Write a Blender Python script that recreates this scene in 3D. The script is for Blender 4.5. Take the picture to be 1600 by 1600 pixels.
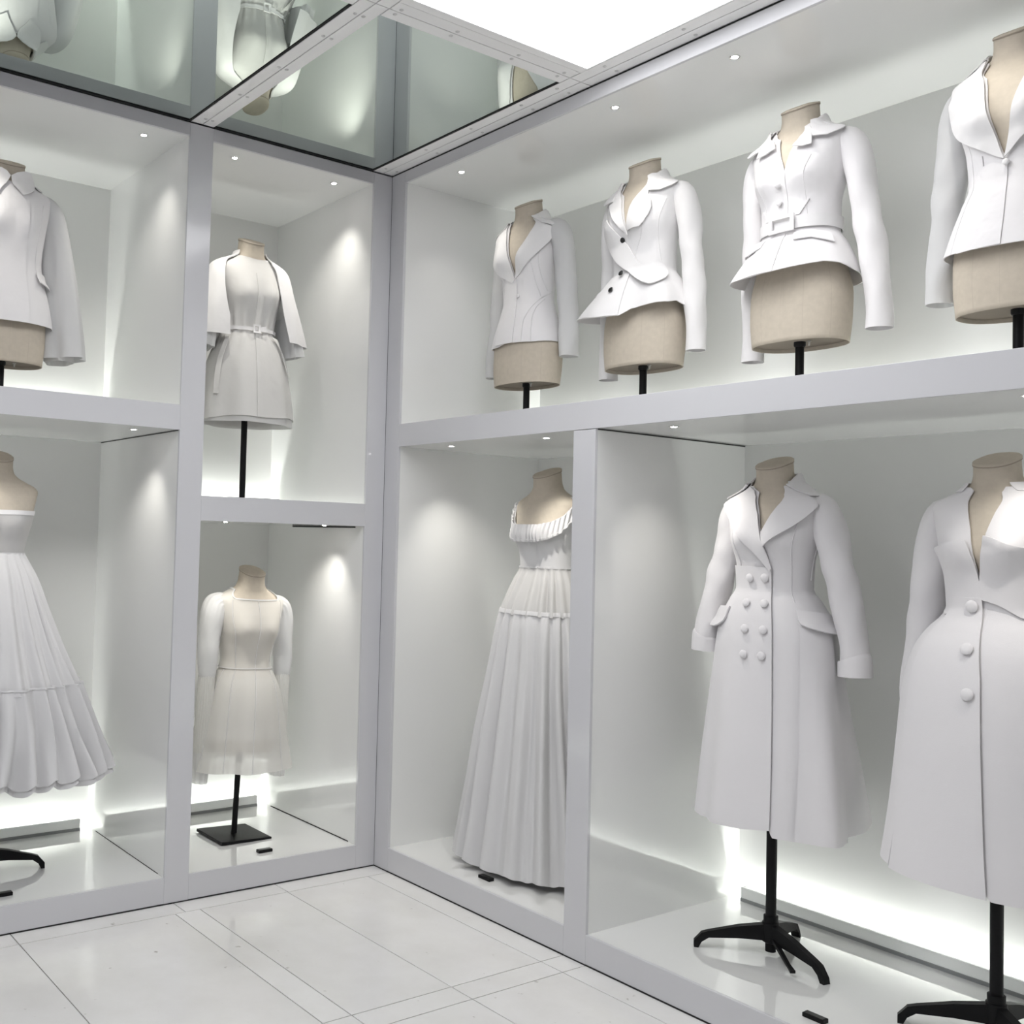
import bpy, bmesh, math, random
import numpy as np
from mathutils import Vector, Matrix
from mathutils.geometry import delaunay_2d_cdt

# ------------------------------------------------------------------ camera, world, exposure
scene = bpy.context.scene
for o in list(bpy.data.objects):
    bpy.data.objects.remove(o)
COL = scene.collection

cam_data = bpy.data.cameras.new('camera')
cam_data.sensor_width = 36.0
cam_data.lens = 1631.737 / 1600 * 36
cam_data.shift_x = (800 - 557.564) / 1600
cam_data.shift_y = (778.872 - 800) / 1600
cam_data.clip_start = 0.05
cam = bpy.data.objects.new('camera', cam_data)
COL.objects.link(cam)
cR = Vector((0.56580337, 0.8240581, 0.02819202))
cF = Vector((-0.82440303, 0.56475481, 0.03757188))
cU = cR.cross(cF)
M = Matrix((cR, cU, -cF)).transposed().to_4x4()
M.translation = (3.68326, -2.66547, 1.40496)
cam.matrix_world = M
scene.camera = cam

scene.view_settings.view_transform = 'Standard'
scene.view_settings.look = 'None'
scene.view_settings.gamma = 1
scene.view_settings.use_curve_mapping = False
scene.view_settings.exposure = EXPOSURE = 0.38

world = bpy.data.worlds.new('world')
scene.world = world
world.use_nodes = True
world.node_tree.nodes['Background'].inputs[0].default_value = (0.95, 0.97, 1.0, 1)
world.node_tree.nodes['Background'].inputs[1].default_value = 0.1
scene.cycles.max_bounces = 7
scene.cycles.diffuse_bounces = 4
scene.cycles.use_adaptive_sampling = True
scene.cycles.adaptive_threshold = 0.05
scene.cycles.glossy_bounces = 3
scene.cycles.transparent_max_bounces = 10
scene.cycles.caustics_reflective = False
scene.cycles.caustics_refractive = False

# light levels (watts) and colours
PANEL_STRENGTH = 4.4
SPOT_W = 5.8
LED_W = 3.0            # per metre of strip
SPOT_COL = (1.0, 0.965, 0.90)
LED_COL = (0.975, 1.0, 0.965)
PANEL_COL = (0.97, 0.975, 1.0)

# ------------------------------------------------------------------ materials
def material(name, col, rough=0.5, metal=0.0, coat=0.0, spec=0.5, emit=None, estr=0.0,
             noise=None, bump=None, alpha=1.0, transl=0.0, sheen=0.0, drape=None):
    m = bpy.data.materials.new(name)
    m.use_nodes = True
    nt = m.node_tree
    b = nt.nodes['Principled BSDF']
    b.inputs['Base Color'].default_value = (*col, 1)
    b.inputs['Roughness'].default_value = rough
    b.inputs['Metallic'].default_value = metal
    b.inputs['Specular IOR Level'].default_value = spec
    b.inputs['Coat Weight'].default_value = coat
    b.inputs['Coat Roughness'].default_value = 0.02
    b.inputs['Coat IOR'].default_value = 1.7
    b.inputs['Sheen Weight'].default_value = sheen
    if emit:
        b.inputs['Emission Color'].default_value = (*emit, 1)
        b.inputs['Emission Strength'].default_value = estr
    tc = nt.nodes.new('ShaderNodeTexCoord')
    if noise:                                   # (scale, amount): soft colour variation
        n = nt.nodes.new('ShaderNodeTexNoise')
        n.inputs['Scale'].default_value = noise[0]
        n.inputs['Detail'].default_value = 5
        nt.links.new(tc.outputs['Object'], n.inputs['Vector'])
        r = nt.nodes.new('ShaderNodeValToRGB')
        k = noise[1]
        r.color_ramp.elements[0].position = 0.3
        r.color_ramp.elements[1].position = 0.7
        r.color_ramp.elements[0].color = (*[c * (1 - k) for c in col], 1)
        r.color_ramp.elements[1].color = (*[min(1, c * (1 + k)) for c in col], 1)
        nt.links.new(n.outputs['Fac'], r.inputs['Fac'])
        nt.links.new(r.outputs['Color'], b.inputs['Base Color'])
    if bump:                                    # (scale, strength, distance): woven grain
        n = nt.nodes.new('ShaderNodeTexNoise')
        n.inputs['Scale'].default_value = bump[0]
        n.inputs['Detail'].default_value = 3
        nt.links.new(tc.outputs['Object'], n.inputs['Vector'])
        bp = nt.nodes.new('ShaderNodeBump')
        bp.inputs['Strength'].default_value = bump[1]
        bp.inputs['Distance'].default_value = bump[2]
        nt.links.new(n.outputs['Fac'], bp.inputs['Height'])
        if drape:                               # broad soft creases of hanging cloth
            n3 = nt.nodes.new('ShaderNodeTexNoise')
            n3.inputs['Scale'].default_value = drape[0]
            n3.inputs['Detail'].default_value = 2
            nt.links.new(tc.outputs['Object'], n3.inputs['Vector'])
            bp3 = nt.nodes.new('ShaderNodeBump')
            bp3.inputs['Strength'].default_value = drape[1]
            bp3.inputs['Distance'].default_value = drape[2]
            nt.links.new(n3.outputs['Fac'], bp3.inputs['Height'])
            nt.links.new(bp3.outputs['Normal'], bp.inputs['Normal'])
        nt.links.new(bp.outputs['Normal'], b.inputs['Normal'])
    out = nt.nodes['Material Output']
    sh = b.outputs['BSDF']
    if transl > 0:
        t = nt.nodes.new('ShaderNodeBsdfTranslucent')
        t.inputs['Color'].default_value = (*col, 1)
        mx = nt.nodes.new('ShaderNodeMixShader')
        mx.inputs['Fac'].default_value = transl
        nt.links.new(sh, mx.inputs[1]); nt.links.new(t.outputs[0], mx.inputs[2])
        sh = mx.outputs[0]
    if alpha < 1:
        t = nt.nodes.new('ShaderNodeBsdfTransparent')
        mx = nt.nodes.new('ShaderNodeMixShader')
        mx.inputs['Fac'].default_value = 1 - alpha
        nt.links.new(sh, mx.inputs[1]); nt.links.new(t.outputs[0], mx.inputs[2])
        sh = mx.outputs[0]
    if sh != b.outputs['BSDF']:
        nt.links.new(sh, out.inputs['Surface'])
    return m

MAT = {}
MAT['lacquer'] = material('white_lacquer', (0.83, 0.835, 0.82), rough=0.07, spec=0.5, coat=0.15)
MAT['lacquer_gloss'] = material('white_high_gloss_lacquer', (0.84, 0.845, 0.83), rough=0.035, spec=0.5, coat=0.8)
MAT['lacquer_satin'] = material('white_satin_lacquer', (0.82, 0.825, 0.805), rough=0.5, spec=0.4)
MAT['frame'] = material('white_satin_frame', (0.635, 0.635, 0.655), rough=0.12, spec=0.5)
MAT['ceilframe'] = material('pale_grey_ceiling_frame', (0.89, 0.885, 0.88), rough=0.4)
MAT['mirror'] = material('green_tinted_mirror', (0.70, 0.785, 0.735), rough=0.01, metal=1.0)
MAT['black'] = material('black_powder_coat', (0.004, 0.004, 0.0045), rough=0.5, spec=0.22)
MAT['opal'] = material('opal_acrylic', (0.88, 0.89, 0.88), rough=0.2, spec=0.4, transl=0.12)
MAT['grey_strip'] = material('dark_grey_strip', (0.30, 0.31, 0.31), rough=0.4)
MAT['screw'] = material('painted_screw', (0.62, 0.615, 0.61), rough=0.35)
MAT['gap'] = material('dark_shadow_gap', (0.02, 0.02, 0.02), rough=0.9)
MAT['joint'] = material('grey_joint', (0.12, 0.12, 0.12), rough=0.9)
MAT['steel'] = material('brushed_steel', (0.55, 0.54, 0.52), rough=0.35, metal=0.9)
MAT['panel'] = material('luminous_ceiling_membrane', (0.9, 0.9, 0.9), rough=0.6, emit=PANEL_COL, estr=PANEL_STRENGTH)
MAT['led'] = material('led_diffuser', (0.9, 0.9, 0.9), rough=0.5, emit=LED_COL, estr=6.0)
MAT['lamp'] = material('spot_lens', (1, 1, 1), rough=0.3, emit=(1, 0.98, 0.95), estr=40.0)
for k in ('lamp', 'led'):                       # the lamps beside these lenses do the lighting
    MAT[k].cycles.emission_sampling = 'NONE'
MAT['panel'].cycles.emission_sampling = 'FRONT'
MAT['calico'] = material('calico_dress_form', (0.555, 0.495, 0.41), rough=0.8, spec=0.2, noise=(60, 0.04), bump=(900, 0.15, 0.0006))
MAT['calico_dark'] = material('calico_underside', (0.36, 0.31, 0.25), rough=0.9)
MAT['seam'] = material('calico_seam', (0.50, 0.44, 0.365), rough=0.9)
MAT['cotton'] = material('white_cotton_toile', (0.80, 0.785, 0.79), rough=0.85, spec=0.15, bump=(500, 0.12, 0.0008), sheen=0.1, noise=(7, 0.015), drape=(16, 0.35, 0.010))
MAT['crisp'] = material('bright_white_cotton', (0.79, 0.78, 0.78), rough=0.85, spec=0.15, bump=(500, 0.1, 0.0008), sheen=0.1, drape=(14, 0.3, 0.010))
MAT['wool'] = material('white_wool_toile', (0.77, 0.755, 0.765), rough=0.9, spec=0.1, bump=(350, 0.2, 0.001), sheen=0.2, drape=(10, 0.3, 0.010))
MAT['muslin'] = material('white_cotton_muslin', (0.82, 0.815, 0.82), rough=0.9, spec=0.1, bump=(600, 0.12, 0.0006), transl=0.25, drape=(18, 0.25, 0.008))
MAT['gauze'] = material('thin_white_gauze', (0.82, 0.815, 0.81), rough=0.9, spec=0.1, bump=(600, 0.12, 0.0006), transl=0.3, alpha=0.72)
MAT['organza'] = material('sheer_cream_organza', (0.90, 0.89, 0.855), rough=0.7, spec=0.2, bump=(500, 0.1, 0.0005), transl=0.25, alpha=0.66)
MAT['voile'] = material('white_voile_sleeve', (0.84, 0.84, 0.84), rough=0.8, spec=0.15, transl=0.3, alpha=0.84, bump=(500, 0.1, 0.0006), drape=(14, 0.4, 0.012))
MAT['lawn'] = material('thin_white_cotton_lawn', (0.86, 0.85, 0.83), rough=0.85, spec=0.15, transl=0.2, alpha=0.86, bump=(500, 0.1, 0.0006), drape=(16, 0.4, 0.010))
MAT['blackbtn'] = material('black_glossy_button', (0.01, 0.01, 0.01), rough=0.3)

def stone(name, seed):
    m = bpy.data.materials.new(name)
    m.use_nodes = True
    nt = m.node_tree
    b = nt.nodes['Principled BSDF']
    b.inputs['Roughness'].default_value = 0.09
    b.inputs['Specular IOR Level'].default_value = 0.45
    b.inputs['Coat Weight'].default_value = 0.45
    b.inputs['Coat Roughness'].default_value = 0.05
    b.inputs['Coat IOR'].default_value = 1.6
    tc = nt.nodes.new('ShaderNodeTexCoord')
    mp = nt.nodes.new('ShaderNodeMapping')
    mp.inputs['Location'].default_value = (seed * 3.1, seed * 1.7, 0)
    nt.links.new(tc.outputs['Object'], mp.inputs['Vector'])
    n = nt.nodes.new('ShaderNodeTexNoise')
    n.inputs['Scale'].default_value = 3.0
    n.inputs['Detail'].default_value = 8
    n.inputs['Roughness'].default_value = 0.62
    nt.links.new(mp.outputs[0], n.inputs['Vector'])
    r = nt.nodes.new('ShaderNodeValToRGB')
    e = r.color_ramp.elements
    e[0].position = 0.30; e[0].color = (0.78, 0.77, 0.745, 1)
    e[1].position = 0.72; e[1].color = (0.88, 0.875, 0.86, 1)
    nt.links.new(n.outputs['Fac'], r.inputs['Fac'])
    # small pits and fossil marks of the limestone
    n2 = nt.nodes.new('ShaderNodeTexNoise')
    n2.inputs['Scale'].default_value = 22
    n2.inputs['Detail'].default_value = 6
    nt.links.new(mp.outputs[0], n2.inputs['Vector'])
    r2 = nt.nodes.new('ShaderNodeValToRGB')
    e = r2.color_ramp.elements
    e[0].position = 0.24; e[0].color = (0.55, 0.53, 0.5, 1)
    e[1].position = 0.31; e[1].color = (1, 1, 1, 1)
    nt.links.new(n2.outputs['Fac'], r2.inputs['Fac'])
    mx = nt.nodes.new('ShaderNodeMix')
    mx.data_type = 'RGBA'; mx.blend_type = 'MULTIPLY'
    mx.inputs['Factor'].default_value = 1.0
    nt.links.new(r.outputs[0], mx.inputs[6]); nt.links.new(r2.outputs[0], mx.inputs[7])
    nt.links.new(mx.outputs[2], b.inputs['Base Color'])
    return m
STONE = [stone('pale_limestone_%d' % i, i + 1) for i in range(3)]

# ------------------------------------------------------------------ object helpers
def tag(o, label=None, cat=None, group=None, kind=None):
    if label: o['label'] = label
    if cat: o['category'] = cat
    if group: o['group'] = group
    if kind: o['kind'] = kind
    return o

def empty(name, loc=(0, 0, 0), rz=0.0, label=None, cat=None, group=None, kind=None):
    o = bpy.data.objects.new(name, None)
    o.empty_display_size = 0.1
    COL.objects.link(o)
    o.location = loc
    o.rotation_euler = (0, 0, rz)
    return tag(o, label, cat, group, kind)

def mesh_obj(name, verts, faces, mat, parent=None, smooth=True, solid=0.0, sub=0, soff=0.0):
    me = bpy.data.meshes.new(name)
    me.from_pydata([tuple(map(float, v)) for v in verts], [], [tuple(int(i) for i in f) for f in faces])
    me.update()
    if smooth:
        me.polygons.foreach_set('use_smooth', [True] * len(me.polygons))
    me.materials.append(MAT[mat] if isinstance(mat, str) else mat)
    o = bpy.data.objects.new(name, me)
    COL.objects.link(o)
    if parent: o.parent = parent
    if sub:
        md = o.modifiers.new('subdivision', 'SUBSURF'); md.levels = sub; md.render_levels = sub
    if solid:
        md = o.modifiers.new('thickness', 'SOLIDIFY'); md.thickness = solid; md.offset = soff
        if smooth:
            md = o.modifiers.new('crisp_edges', 'EDGE_SPLIT'); md.split_angle = math.radians(50)
    return o

def boxes(name, lst, mat, parent=None, bevel=0.0):
    """one mesh of axis-aligned boxes (x0,x1,y0,y1,z0,z1)"""
    V, Fc = [], []
    for (x0, x1, y0, y1, z0, z1) in lst:
        k = len(V)
        V += [(x, y, z) for z in (z0, z1) for y in (y0, y1) for x in (x0, x1)]
        Fc += [tuple(k + i for i in f) for f in ((0, 2, 3, 1), (4, 5, 7, 6), (0, 1, 5, 4), (2, 6, 7, 3), (0, 4, 6, 2), (1, 3, 7, 5))]
    o = mesh_obj(name, V, Fc, mat, parent, smooth=False)
    if bevel:
        md = o.modifiers.new('bevel', 'BEVEL'); md.width = bevel; md.segments = 2
    return o

def box(name, x0, x1, y0, y1, z0, z1, mat, parent=None, bevel=0.0):
    return boxes(name, [(min(x0, x1), max(x0, x1), min(y0, y1), max(y0, y1), min(z0, z1), max(z0, z1))], mat, parent, bevel)

def lathe(name, prof, mat, parent=None, n=32, loc=(0, 0, 0), caps=True, smooth=True):
    V, Fc = [], []
    for (r, z) in prof:
        for i in range(n):
            t = 2 * math.pi * i / n
            V.append((loc[0] + r * math.cos(t), loc[1] + r * math.sin(t), loc[2] + z))
    for j in range(len(prof) - 1):
        for i in range(n):
            Fc.append((j * n + i, j * n + (i + 1) % n, (j + 1) * n + (i + 1) % n, (j + 1) * n + i))
    if caps:
        Fc.append(tuple(range(n - 1, -1, -1)))
        Fc.append(tuple((len(prof) - 1) * n + i for i in range(n)))
    o = mesh_obj(name, V, Fc, mat, parent, smooth=smooth)
    if smooth:
        o.data.set_sharp_from_angle(angle=math.radians(40))
    return o
# ------------------------------------------------------------------ the room
H = 3.0
PW = 0.097                    # corner post
D1, D2 = 1.116, 1.217         # lower divider post on the right wall
B2, B3 = -0.873, -0.974       # post on the left wall
DEPTH = 0.828
ZP, ZST, ZSB, ZNT, ZNB, ZR = 0.100, 1.897, 1.800, 1.5516, 1.4547, 2.946
XE, YE = 4.35, -3.35          # how far the walls run past the camera
T = 0.018

# floor: limestone slabs with narrow border strips between them
floor = empty('floor', kind='structure', label='pale limestone slab floor with narrow border strips')
box('floor_bed', -0.0, XE, YE, 0.0, -0.06, -0.0045, 'joint', floor)
J = 0.0016
xs = [0.0, 0.105, 1.116, 1.217, 2.33, 2.43, 3.45, 3.55, XE]
YS0 = [0.0, -0.49, -0.932, -1.545, -2.11, -2.75, YE]
YS = [0.0, -0.105, -0.493, -0.873, -0.974, -1.545, -2.11, -2.21, -2.78, YE]
k = 0
for i in range(len(xs) - 1):
    narrow_x = xs[i + 1] - xs[i] < 0.12
    j = 0
    ys = YS0 if i == 0 else YS
    while j < len(ys) - 1:
        j2 = j + 1
        x0, x1, y0, y1 = xs[i], xs[i + 1], ys[j2], ys[j]
        nm = 'border_tile' if (narrow_x or abs(y1 - y0) < 0.12) else 'floor_tile'
        box(nm, x0 + J, x1 - J, y0 + J, y1 - J, -0.03, 0.0, STONE[(k * 7 + i) % 3], floor, bevel=0.0008)
        k += 1
        j = j2

# ------------------------------------------------------------------ joinery: posts, fascias
trim_no = [0]
def trim(x0, x1, y0, y1, z0, z1, label, name=None, mat='frame'):
    trim_no[0] += 1
    o = box('trim_%d' % trim_no[0], x0, x1, y0, y1, z0, z1, mat, None, bevel=0.0012)
    return tag(o, label, None, None, 'structure')
TT = 0.012   # depth of the fascia pieces
trim(0, PW, 0, TT, 0, H - .004, 'white corner post on the right wall side')
trim(-TT, -0.0, -PW, 0.0, 0, H - .004, 'white corner post on the left wall side')
trim(-TT, 0, B3, B2, 0, H - .004, 'tall white post between the two left-wall niches')
trim(D1, D2, 0, TT, 0, ZSB - .002, 'short white post between the gown and the coats')
trim(PW, XE, 0, TT, ZR, H - .004, 'white fascia rail above the jackets')
trim(-TT, 0, B2, -PW, ZR, H - .004, 'white fascia rail above the caped dress')
trim(-TT, 0, YE, B3, ZR, H - .004, 'white fascia rail above the collared jacket')
trim(PW, XE, 0, TT, ZSB, ZST, 'white shelf edge under the row of jackets')
trim(-TT, 0, B2, -PW, ZNB, ZNT, 'white shelf edge under the caped dress')
trim(-TT, 0, YE, B3, ZSB, ZST, 'white shelf edge under the collared jacket')
trim(PW, D1, 0, TT, 0.004, ZP, 'white plinth face under the long gown')
trim(D2, XE, 0, TT, 0.004, ZP, 'white plinth face under the coats')
trim(-TT, 0, B2, -PW, 0.004, ZP, 'white plinth face under the organza dress')
trim(-TT, 0, YE, B3, 0.004, ZP, 'white plinth face under the ruffled dress')
gapo = tag(boxes('baseboard_gap', [(0.0, XE, -0.0015, 0.004, 0, 0.004), (-0.004, 0.0015, YE, 0.0, 0, 0.004)], 'gap'), 'thin dark joint between the cases and the floor', None, None, 'structure')
tag(boxes('trim_gap', [(0.0, XE, -0.0008, 0.004, H - .0045, H - .0005),
    (-0.002, 0.0004, -0.0012, 0.0004, 0.0, H)], 'gap'), 'thin dark joint where the two walls meet', None, None, 'structure')

# ------------------------------------------------------------------ niches
LIP_H, LIP_Y, LIP_T = 0.050, 0.764, 0.012
def niche(label, a0, a1, z0, z1, side, LIP_H=0.050, gaps=(), led_k=1.0):
    """a0..a1 along the wall, depth measured behind the wall face. side 'R': (a, d) -> x=a, y=d ; 'L': x=-d, y=a"""
    e = empty('display_case', label=label, cat='display case')
    def bx(nm, u0, u1, d0, d1, za, zb, mat='lacquer', par=e, bevel=0.0):
        if side == 'R':
            return box(nm, u0, u1, d0, d1, za, zb, mat, par, bevel)
        return box(nm, -d1, -d0, u0, u1, za, zb, mat, par, bevel)
    lo, hi = min(a0, a1), max(a0, a1)
    bx('back_panel', lo - T, hi + T, DEPTH, DEPTH + T, z0 - 0.07, z1 + T, 'lacquer_satin')
    bx('side_panel', lo - T, lo, TT, DEPTH, z0 - 0.07, z1 + T)
    bx('side_panel', hi, hi + T, TT, DEPTH, z0 - 0.07, z1 + T)
    bx('top_panel', lo, hi, TT, DEPTH, z1, z1 + T)
    bx('base_panel', lo, hi, TT, LIP_Y + LIP_T, z0 - 0.02, z0, 'lacquer_gloss')
    lip = bx('light_baffle', lo + 0.055, hi - 0.055, LIP_Y, LIP_Y + LIP_T, z0, z0 + LIP_H, 'opal')
    bx('baffle_foot_strip', lo + 0.055, hi - 0.055, LIP_Y - .004, LIP_Y, z0, z0 + 0.012, 'grey_strip', lip)  # thin dark grey strip along the foot of the baffle
    bx('baffle_return', lo + 0.055, lo + 0.055 + LIP_T, LIP_Y + LIP_T, DEPTH - 0.012, z0, z0 + LIP_H, par=lip)
    bx('baffle_return', hi - 0.055 - LIP_T, hi - 0.055, LIP_Y + LIP_T, DEPTH - 0.012, z0, z0 + LIP_H, par=lip)
    bx('trough_floor', lo, hi, LIP_Y + LIP_T, DEPTH, z0 - 0.07, z0 - 0.06)
    for (u0, u1, d0, d1, za, zb) in gaps:
        bx('shadow_gap', u0, u1, d0, d1, za, zb, 'gap')
    # the LED strip lying in the trough: visible diffuser plus its lamp
    n = 'light strip'
    led = bx('led_strip', lo + 0.01, hi - 0.01, 0.796, 0.808, z0 - 0.06, z0 - 0.048, 'led')
    led['label'] = 'white light strip behind the baffle'
    L = hi - lo - 0.03
    ld = bpy.data.lights.new('led_light', 'AREA')
    ld.shape = 'RECTANGLE'
    ld.size = L; ld.size_y = 0.012
    ld.energy = LED_W * L * led_k
    ld.color = LED_COL
    lo_ = bpy.data.objects.new('led_light', ld)
    COL.objects.link(lo_)
    mid = (lo + hi) / 2
    if side == 'R':
        lo_.location = (mid, 0.802, z0 - 0.046); lo_.rotation_euler = (math.pi, 0, 0)
    else:
        lo_.location = (-0.802, mid, z0 - 0.046); lo_.rotation_euler = (math.pi, 0, math.pi / 2)
    lo_.parent = led
    return e

RXE = XE - 0.05
niche('long upper case of four jackets on the right wall', PW, RXE, ZST, ZR, 'R', led_k=0.66)
niche('narrow lower case of the long gathered gown', PW, D1, ZP, ZSB, 'R')
niche('wide lower case of the two long coats', D2, RXE, ZP, ZSB, 'R', gaps=[(D2, D2 + .0015, TT, DEPTH, ZSB - .004, ZSB)])
niche('upper case of the caped shirt dress beside the corner', B2, -PW, ZNT, ZR, 'L', LIP_H=0.018, led_k=0.9)
niche('lower case of the sheer organza dress beside the corner', B2, -PW, ZP, ZNB, 'L', gaps=[(-PW - .002, -PW, .07, .60, ZNB - .007, ZNB - .001), (-PW - .0025, -PW, .06, .725, ZP, ZP + .0035)])
niche('upper case of the collared jacket at the left edge', YE + 0.05, B3, ZST, ZR, 'L', led_k=0.8)
niche('lower case of the ruffled strapless dress at the left edge', YE + 0.05, B3, ZP, ZSB, 'L', gaps=[(B3 - .0015, B3, .06, .72, ZP, ZP + .002), (B3 - .0012, B3, TT, DEPTH, ZSB - .003, ZSB)])

# outer shell behind the cases and the two walls behind the camera
def shell_wall(nm, label, *b, mat='frame'):
    return tag(box(nm, *b, mat), label, None, None, 'structure')
shell_wall('wall_right', 'wall behind the right-hand cases', -1.0, XE, 0.86, 0.92, -0.06, H + .1)
shell_wall('wall_left', 'wall behind the left-hand cases', -0.92, -0.86, YE, 0.86, -0.06, H + .1)
shell_wall('wall_back', 'white wall opposite the jackets', -0.92, XE, YE - 0.06, YE, -0.06, H + .1)
shell_wall('wall_front', 'white wall opposite the caped dress', XE, XE + 0.06, YE, 0.92, -0.06, H + .1)

# ------------------------------------------------------------------ ceiling: framed mirrors and luminous panels
ceil = empty('ceiling', kind='structure', label='ceiling of framed mirrors and luminous panels')
box('ceiling_board', -0.92, XE, YE, 0.92, H + 0.05, H + 0.08, 'ceilframe', ceil)
FW = 0.0505                  # each frame leg; two meet over a joint
cx = [(0.0, D1), (D2, 2.33), (2.43, 3.45), (3.55, XE)]
cy = [(-0.105, B2), (B3, -2.11), (-2.21, YE)]
strips = []
def frame_leg(x0, x1, y0, y1):
    o = box('ceiling_frame_strip', x0, x1, y0, y1, H, H + 0.03, 'ceilframe', ceil, bevel=0.0008)
    strips.append((min(x0, x1), max(x0, x1), min(y0, y1), max(y0, y1), o)); return o
G = 0.0018
# strips along x: against the right wall, and between the panel rows
for (ya, yb) in ((-0.0005, -0.0525), (-0.0525, -0.105), (B2, -0.9235), (-0.9235, B3), (-2.11, -2.16), (-2.16, -2.21)):
    frame_leg(0.003, D1 + FW - G, ya - G, yb + G) if ya > -2 else frame_leg(0.003, D1 + FW - G, ya - G, yb + G)
    frame_leg(D1 + FW + G, XE, ya - G, yb + G)
# strips along y
for (xa, xb) in ((D1, D1 + FW), (D1 + FW, D2), (2.33, 2.38), (2.38, 2.43), (3.45, 3.5), (3.5, 3.55)):
    for (ya, yb) in cy:
        frame_leg(xa + G, xb - G, ya - G, yb + G)
box('ceiling_joint', 0, XE, YE, 0, H + 0.012, H + 0.016, 'gap', ceil)
GW = 0.008
npan = 0
for i, (xa, xb) in enumerate(cx):
    for j, (ya, yb) in enumerate(cy):
        if i != 1:
            m = box('mirror_panel', xa, xb, yb, ya, H + 0.003, H + 0.009, 'mirror', ceil)
            m['label'] = 'green-tinted ceiling mirror'
            boxes('shadow_gap', [(xa, xb, ya - GW, ya, H + .0005, H + .0035)] * (1 if j == 0 else 1) +
                  [(xa - .002, xa + .0035, yb, ya, H - .002, H + .0035)] + ([(xa, xb, yb, yb + GW, H + .0005, H + .0035)] if j == 5 else []), 'gap', ceil)
        else:
            npan += 1  # only the panel beside the jackets is seen; the others are added fill light
            lab = {1: 'glowing white ceiling panel beside the jackets, framed next to the mirror'}.get(npan, None)
            e = empty('ceiling_light', ((xa + xb) / 2, (ya + yb) / 2, H), label=lab or ('unseen middle ceiling panel, added as fill light for the room' if npan == 2 else 'unseen ceiling panel farthest from the jackets, added as fill light'), cat='ceiling light', group='luminous ceiling panels')
            hx, hy = (xb - xa) / 2, abs(ya - yb) / 2
            w = 0.034
            mb = box('light_membrane', -hx + w, hx - w, -hy + w * .2, hy - w * .2, 0.004, 0.008, 'panel', e)
            boxes('panel_rim', [(-hx, -hx + w, -hy, hy, 0.0, 0.02), (hx - w, hx, -hy, hy, 0.0, 0.02),
                                (-hx + w, hx - w, -hy, -hy + w * .2, 0.0, 0.02), (-hx + w, hx - w, hy - w * .2, hy, 0.0, 0.02)], 'ceilframe', e)

# screws along the frame strips, in pairs either side of each joint
scr = None
def screw(x, y):
    global scr
    par = None
    for (x0, x1, y0, y1, o) in strips:
        if x0 <= x <= x1 and y0 <= y <= y1: par = o
    if scr is None:
        s = lathe('screw', [(0.0001, -0.0035), (0.004, -0.0030), (0.0065, -0.0012), (0.007, 0.0005)], 'screw', None, n=14)
        scr = s
    else:
        s = scr.copy(); COL.objects.link(s)
    s.location = (x, y, H)
    s.parent = par or ceil
for x in (0.06, 0.34, 0.62, 0.90, 1.08):
    for y in (B2 - 0.035, B3 + 0.035, -0.022, -0.080):
        screw(x, y)
for y in (-0.15, -0.36, -0.62, -0.84):
    screw(D1 + 0.034, y); screw(D2 - 0.034, y)
for x in (1.30, 1.62, 1.94, 2.26):
    screw(x, -0.022); screw(x, -0.080)

# ------------------------------------------------------------------ recessed spotlights
def spotlight(x, y, z, label, aim, power=1.0, angle=90):
    e = empty('recessed_spotlight', (x, y, z), label=label, cat='spotlight')
    tr = lathe('trim_ring', [(0.012, 0.004), (0.012, -0.0012), (0.0165, -0.0015), (0.017, 0.0005), (0.017, 0.004)], 'steel', e, n=24, caps=False)
    lathe('lens', [(0.0001, -0.0022), (0.008, -0.0020), (0.0118, 0.001)], 'lamp', e, n=20)
    ld = bpy.data.lights.new('spot_light', 'SPOT')
    ld.energy = SPOT_W * power
    ld.color = SPOT_COL
    ld.spot_size = math.radians(angle)
    ld.spot_blend = 1.0
    ld.shadow_soft_size = 0.010
    lo_ = bpy.data.objects.new('spot_light', ld)
    COL.objects.link(lo_)
    lo_.parent = e
    lo_.location = (0, 0, -0.015)
    d = Vector(aim).normalized()
    lo_.rotation_euler = d.to_track_quat('-Z', 'Y').to_euler()
    return e
AR, AL = (0, 0.32, -1), (-0.32, 0, -1)
for x, lb in ((0.349, 'small spotlight above the jacket nearest the corner'), (1.184, 'small spotlight above the black-buttoned jacket'),
              (1.672, 'small spotlight above the belted jacket'), (2.33, 'small spotlight above the shawl-collared jacket'), (3.1, 'small spotlight past the shawl-collared jacket')):
    spotlight(x, 0.103, ZR, lb, AR, 0.62)
for x, lb in ((0.297, 'small spotlight in the gown case near the corner'), (0.854, 'small spotlight in the gown case near the post'),
              (1.442, 'small spotlight in front of the double-breasted coat'), (2.506, 'small spotlight in front of the three-button coat'), (3.3, 'small spotlight past the three-button coat')):
    spotlight(x, 0.128, ZSB, lb, AR, 1.7 if x < 1 else 0.95)
for y, lb in ((-0.722, 'small spotlight above the caped dress near the tall post'), (-0.236, 'small spotlight above the caped dress near the corner')):
    spotlight(-0.108, y, ZR, lb, AL, 1.5)
for y, lb in ((-0.688, 'small spotlight above the organza dress near the tall post'), (-0.208, 'small spotlight above the organza dress near the corner')):
    spotlight(-0.150, y, ZNB, lb, AL, 1.15)
for y, lb in ((-1.117, 'small spotlight above the collared jacket beside the tall post'), (-1.75, 'small spotlight above the collared jacket at the photo edge')):
    spotlight(-0.113, y, ZR, lb, AL)
for y, lb in ((-1.106, 'small spotlight above the ruffled dress beside the tall post'), (-1.75, 'small spotlight above the ruffled dress at the photo edge')):
    spotlight(-0.137, y, ZSB, lb, AL)
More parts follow.
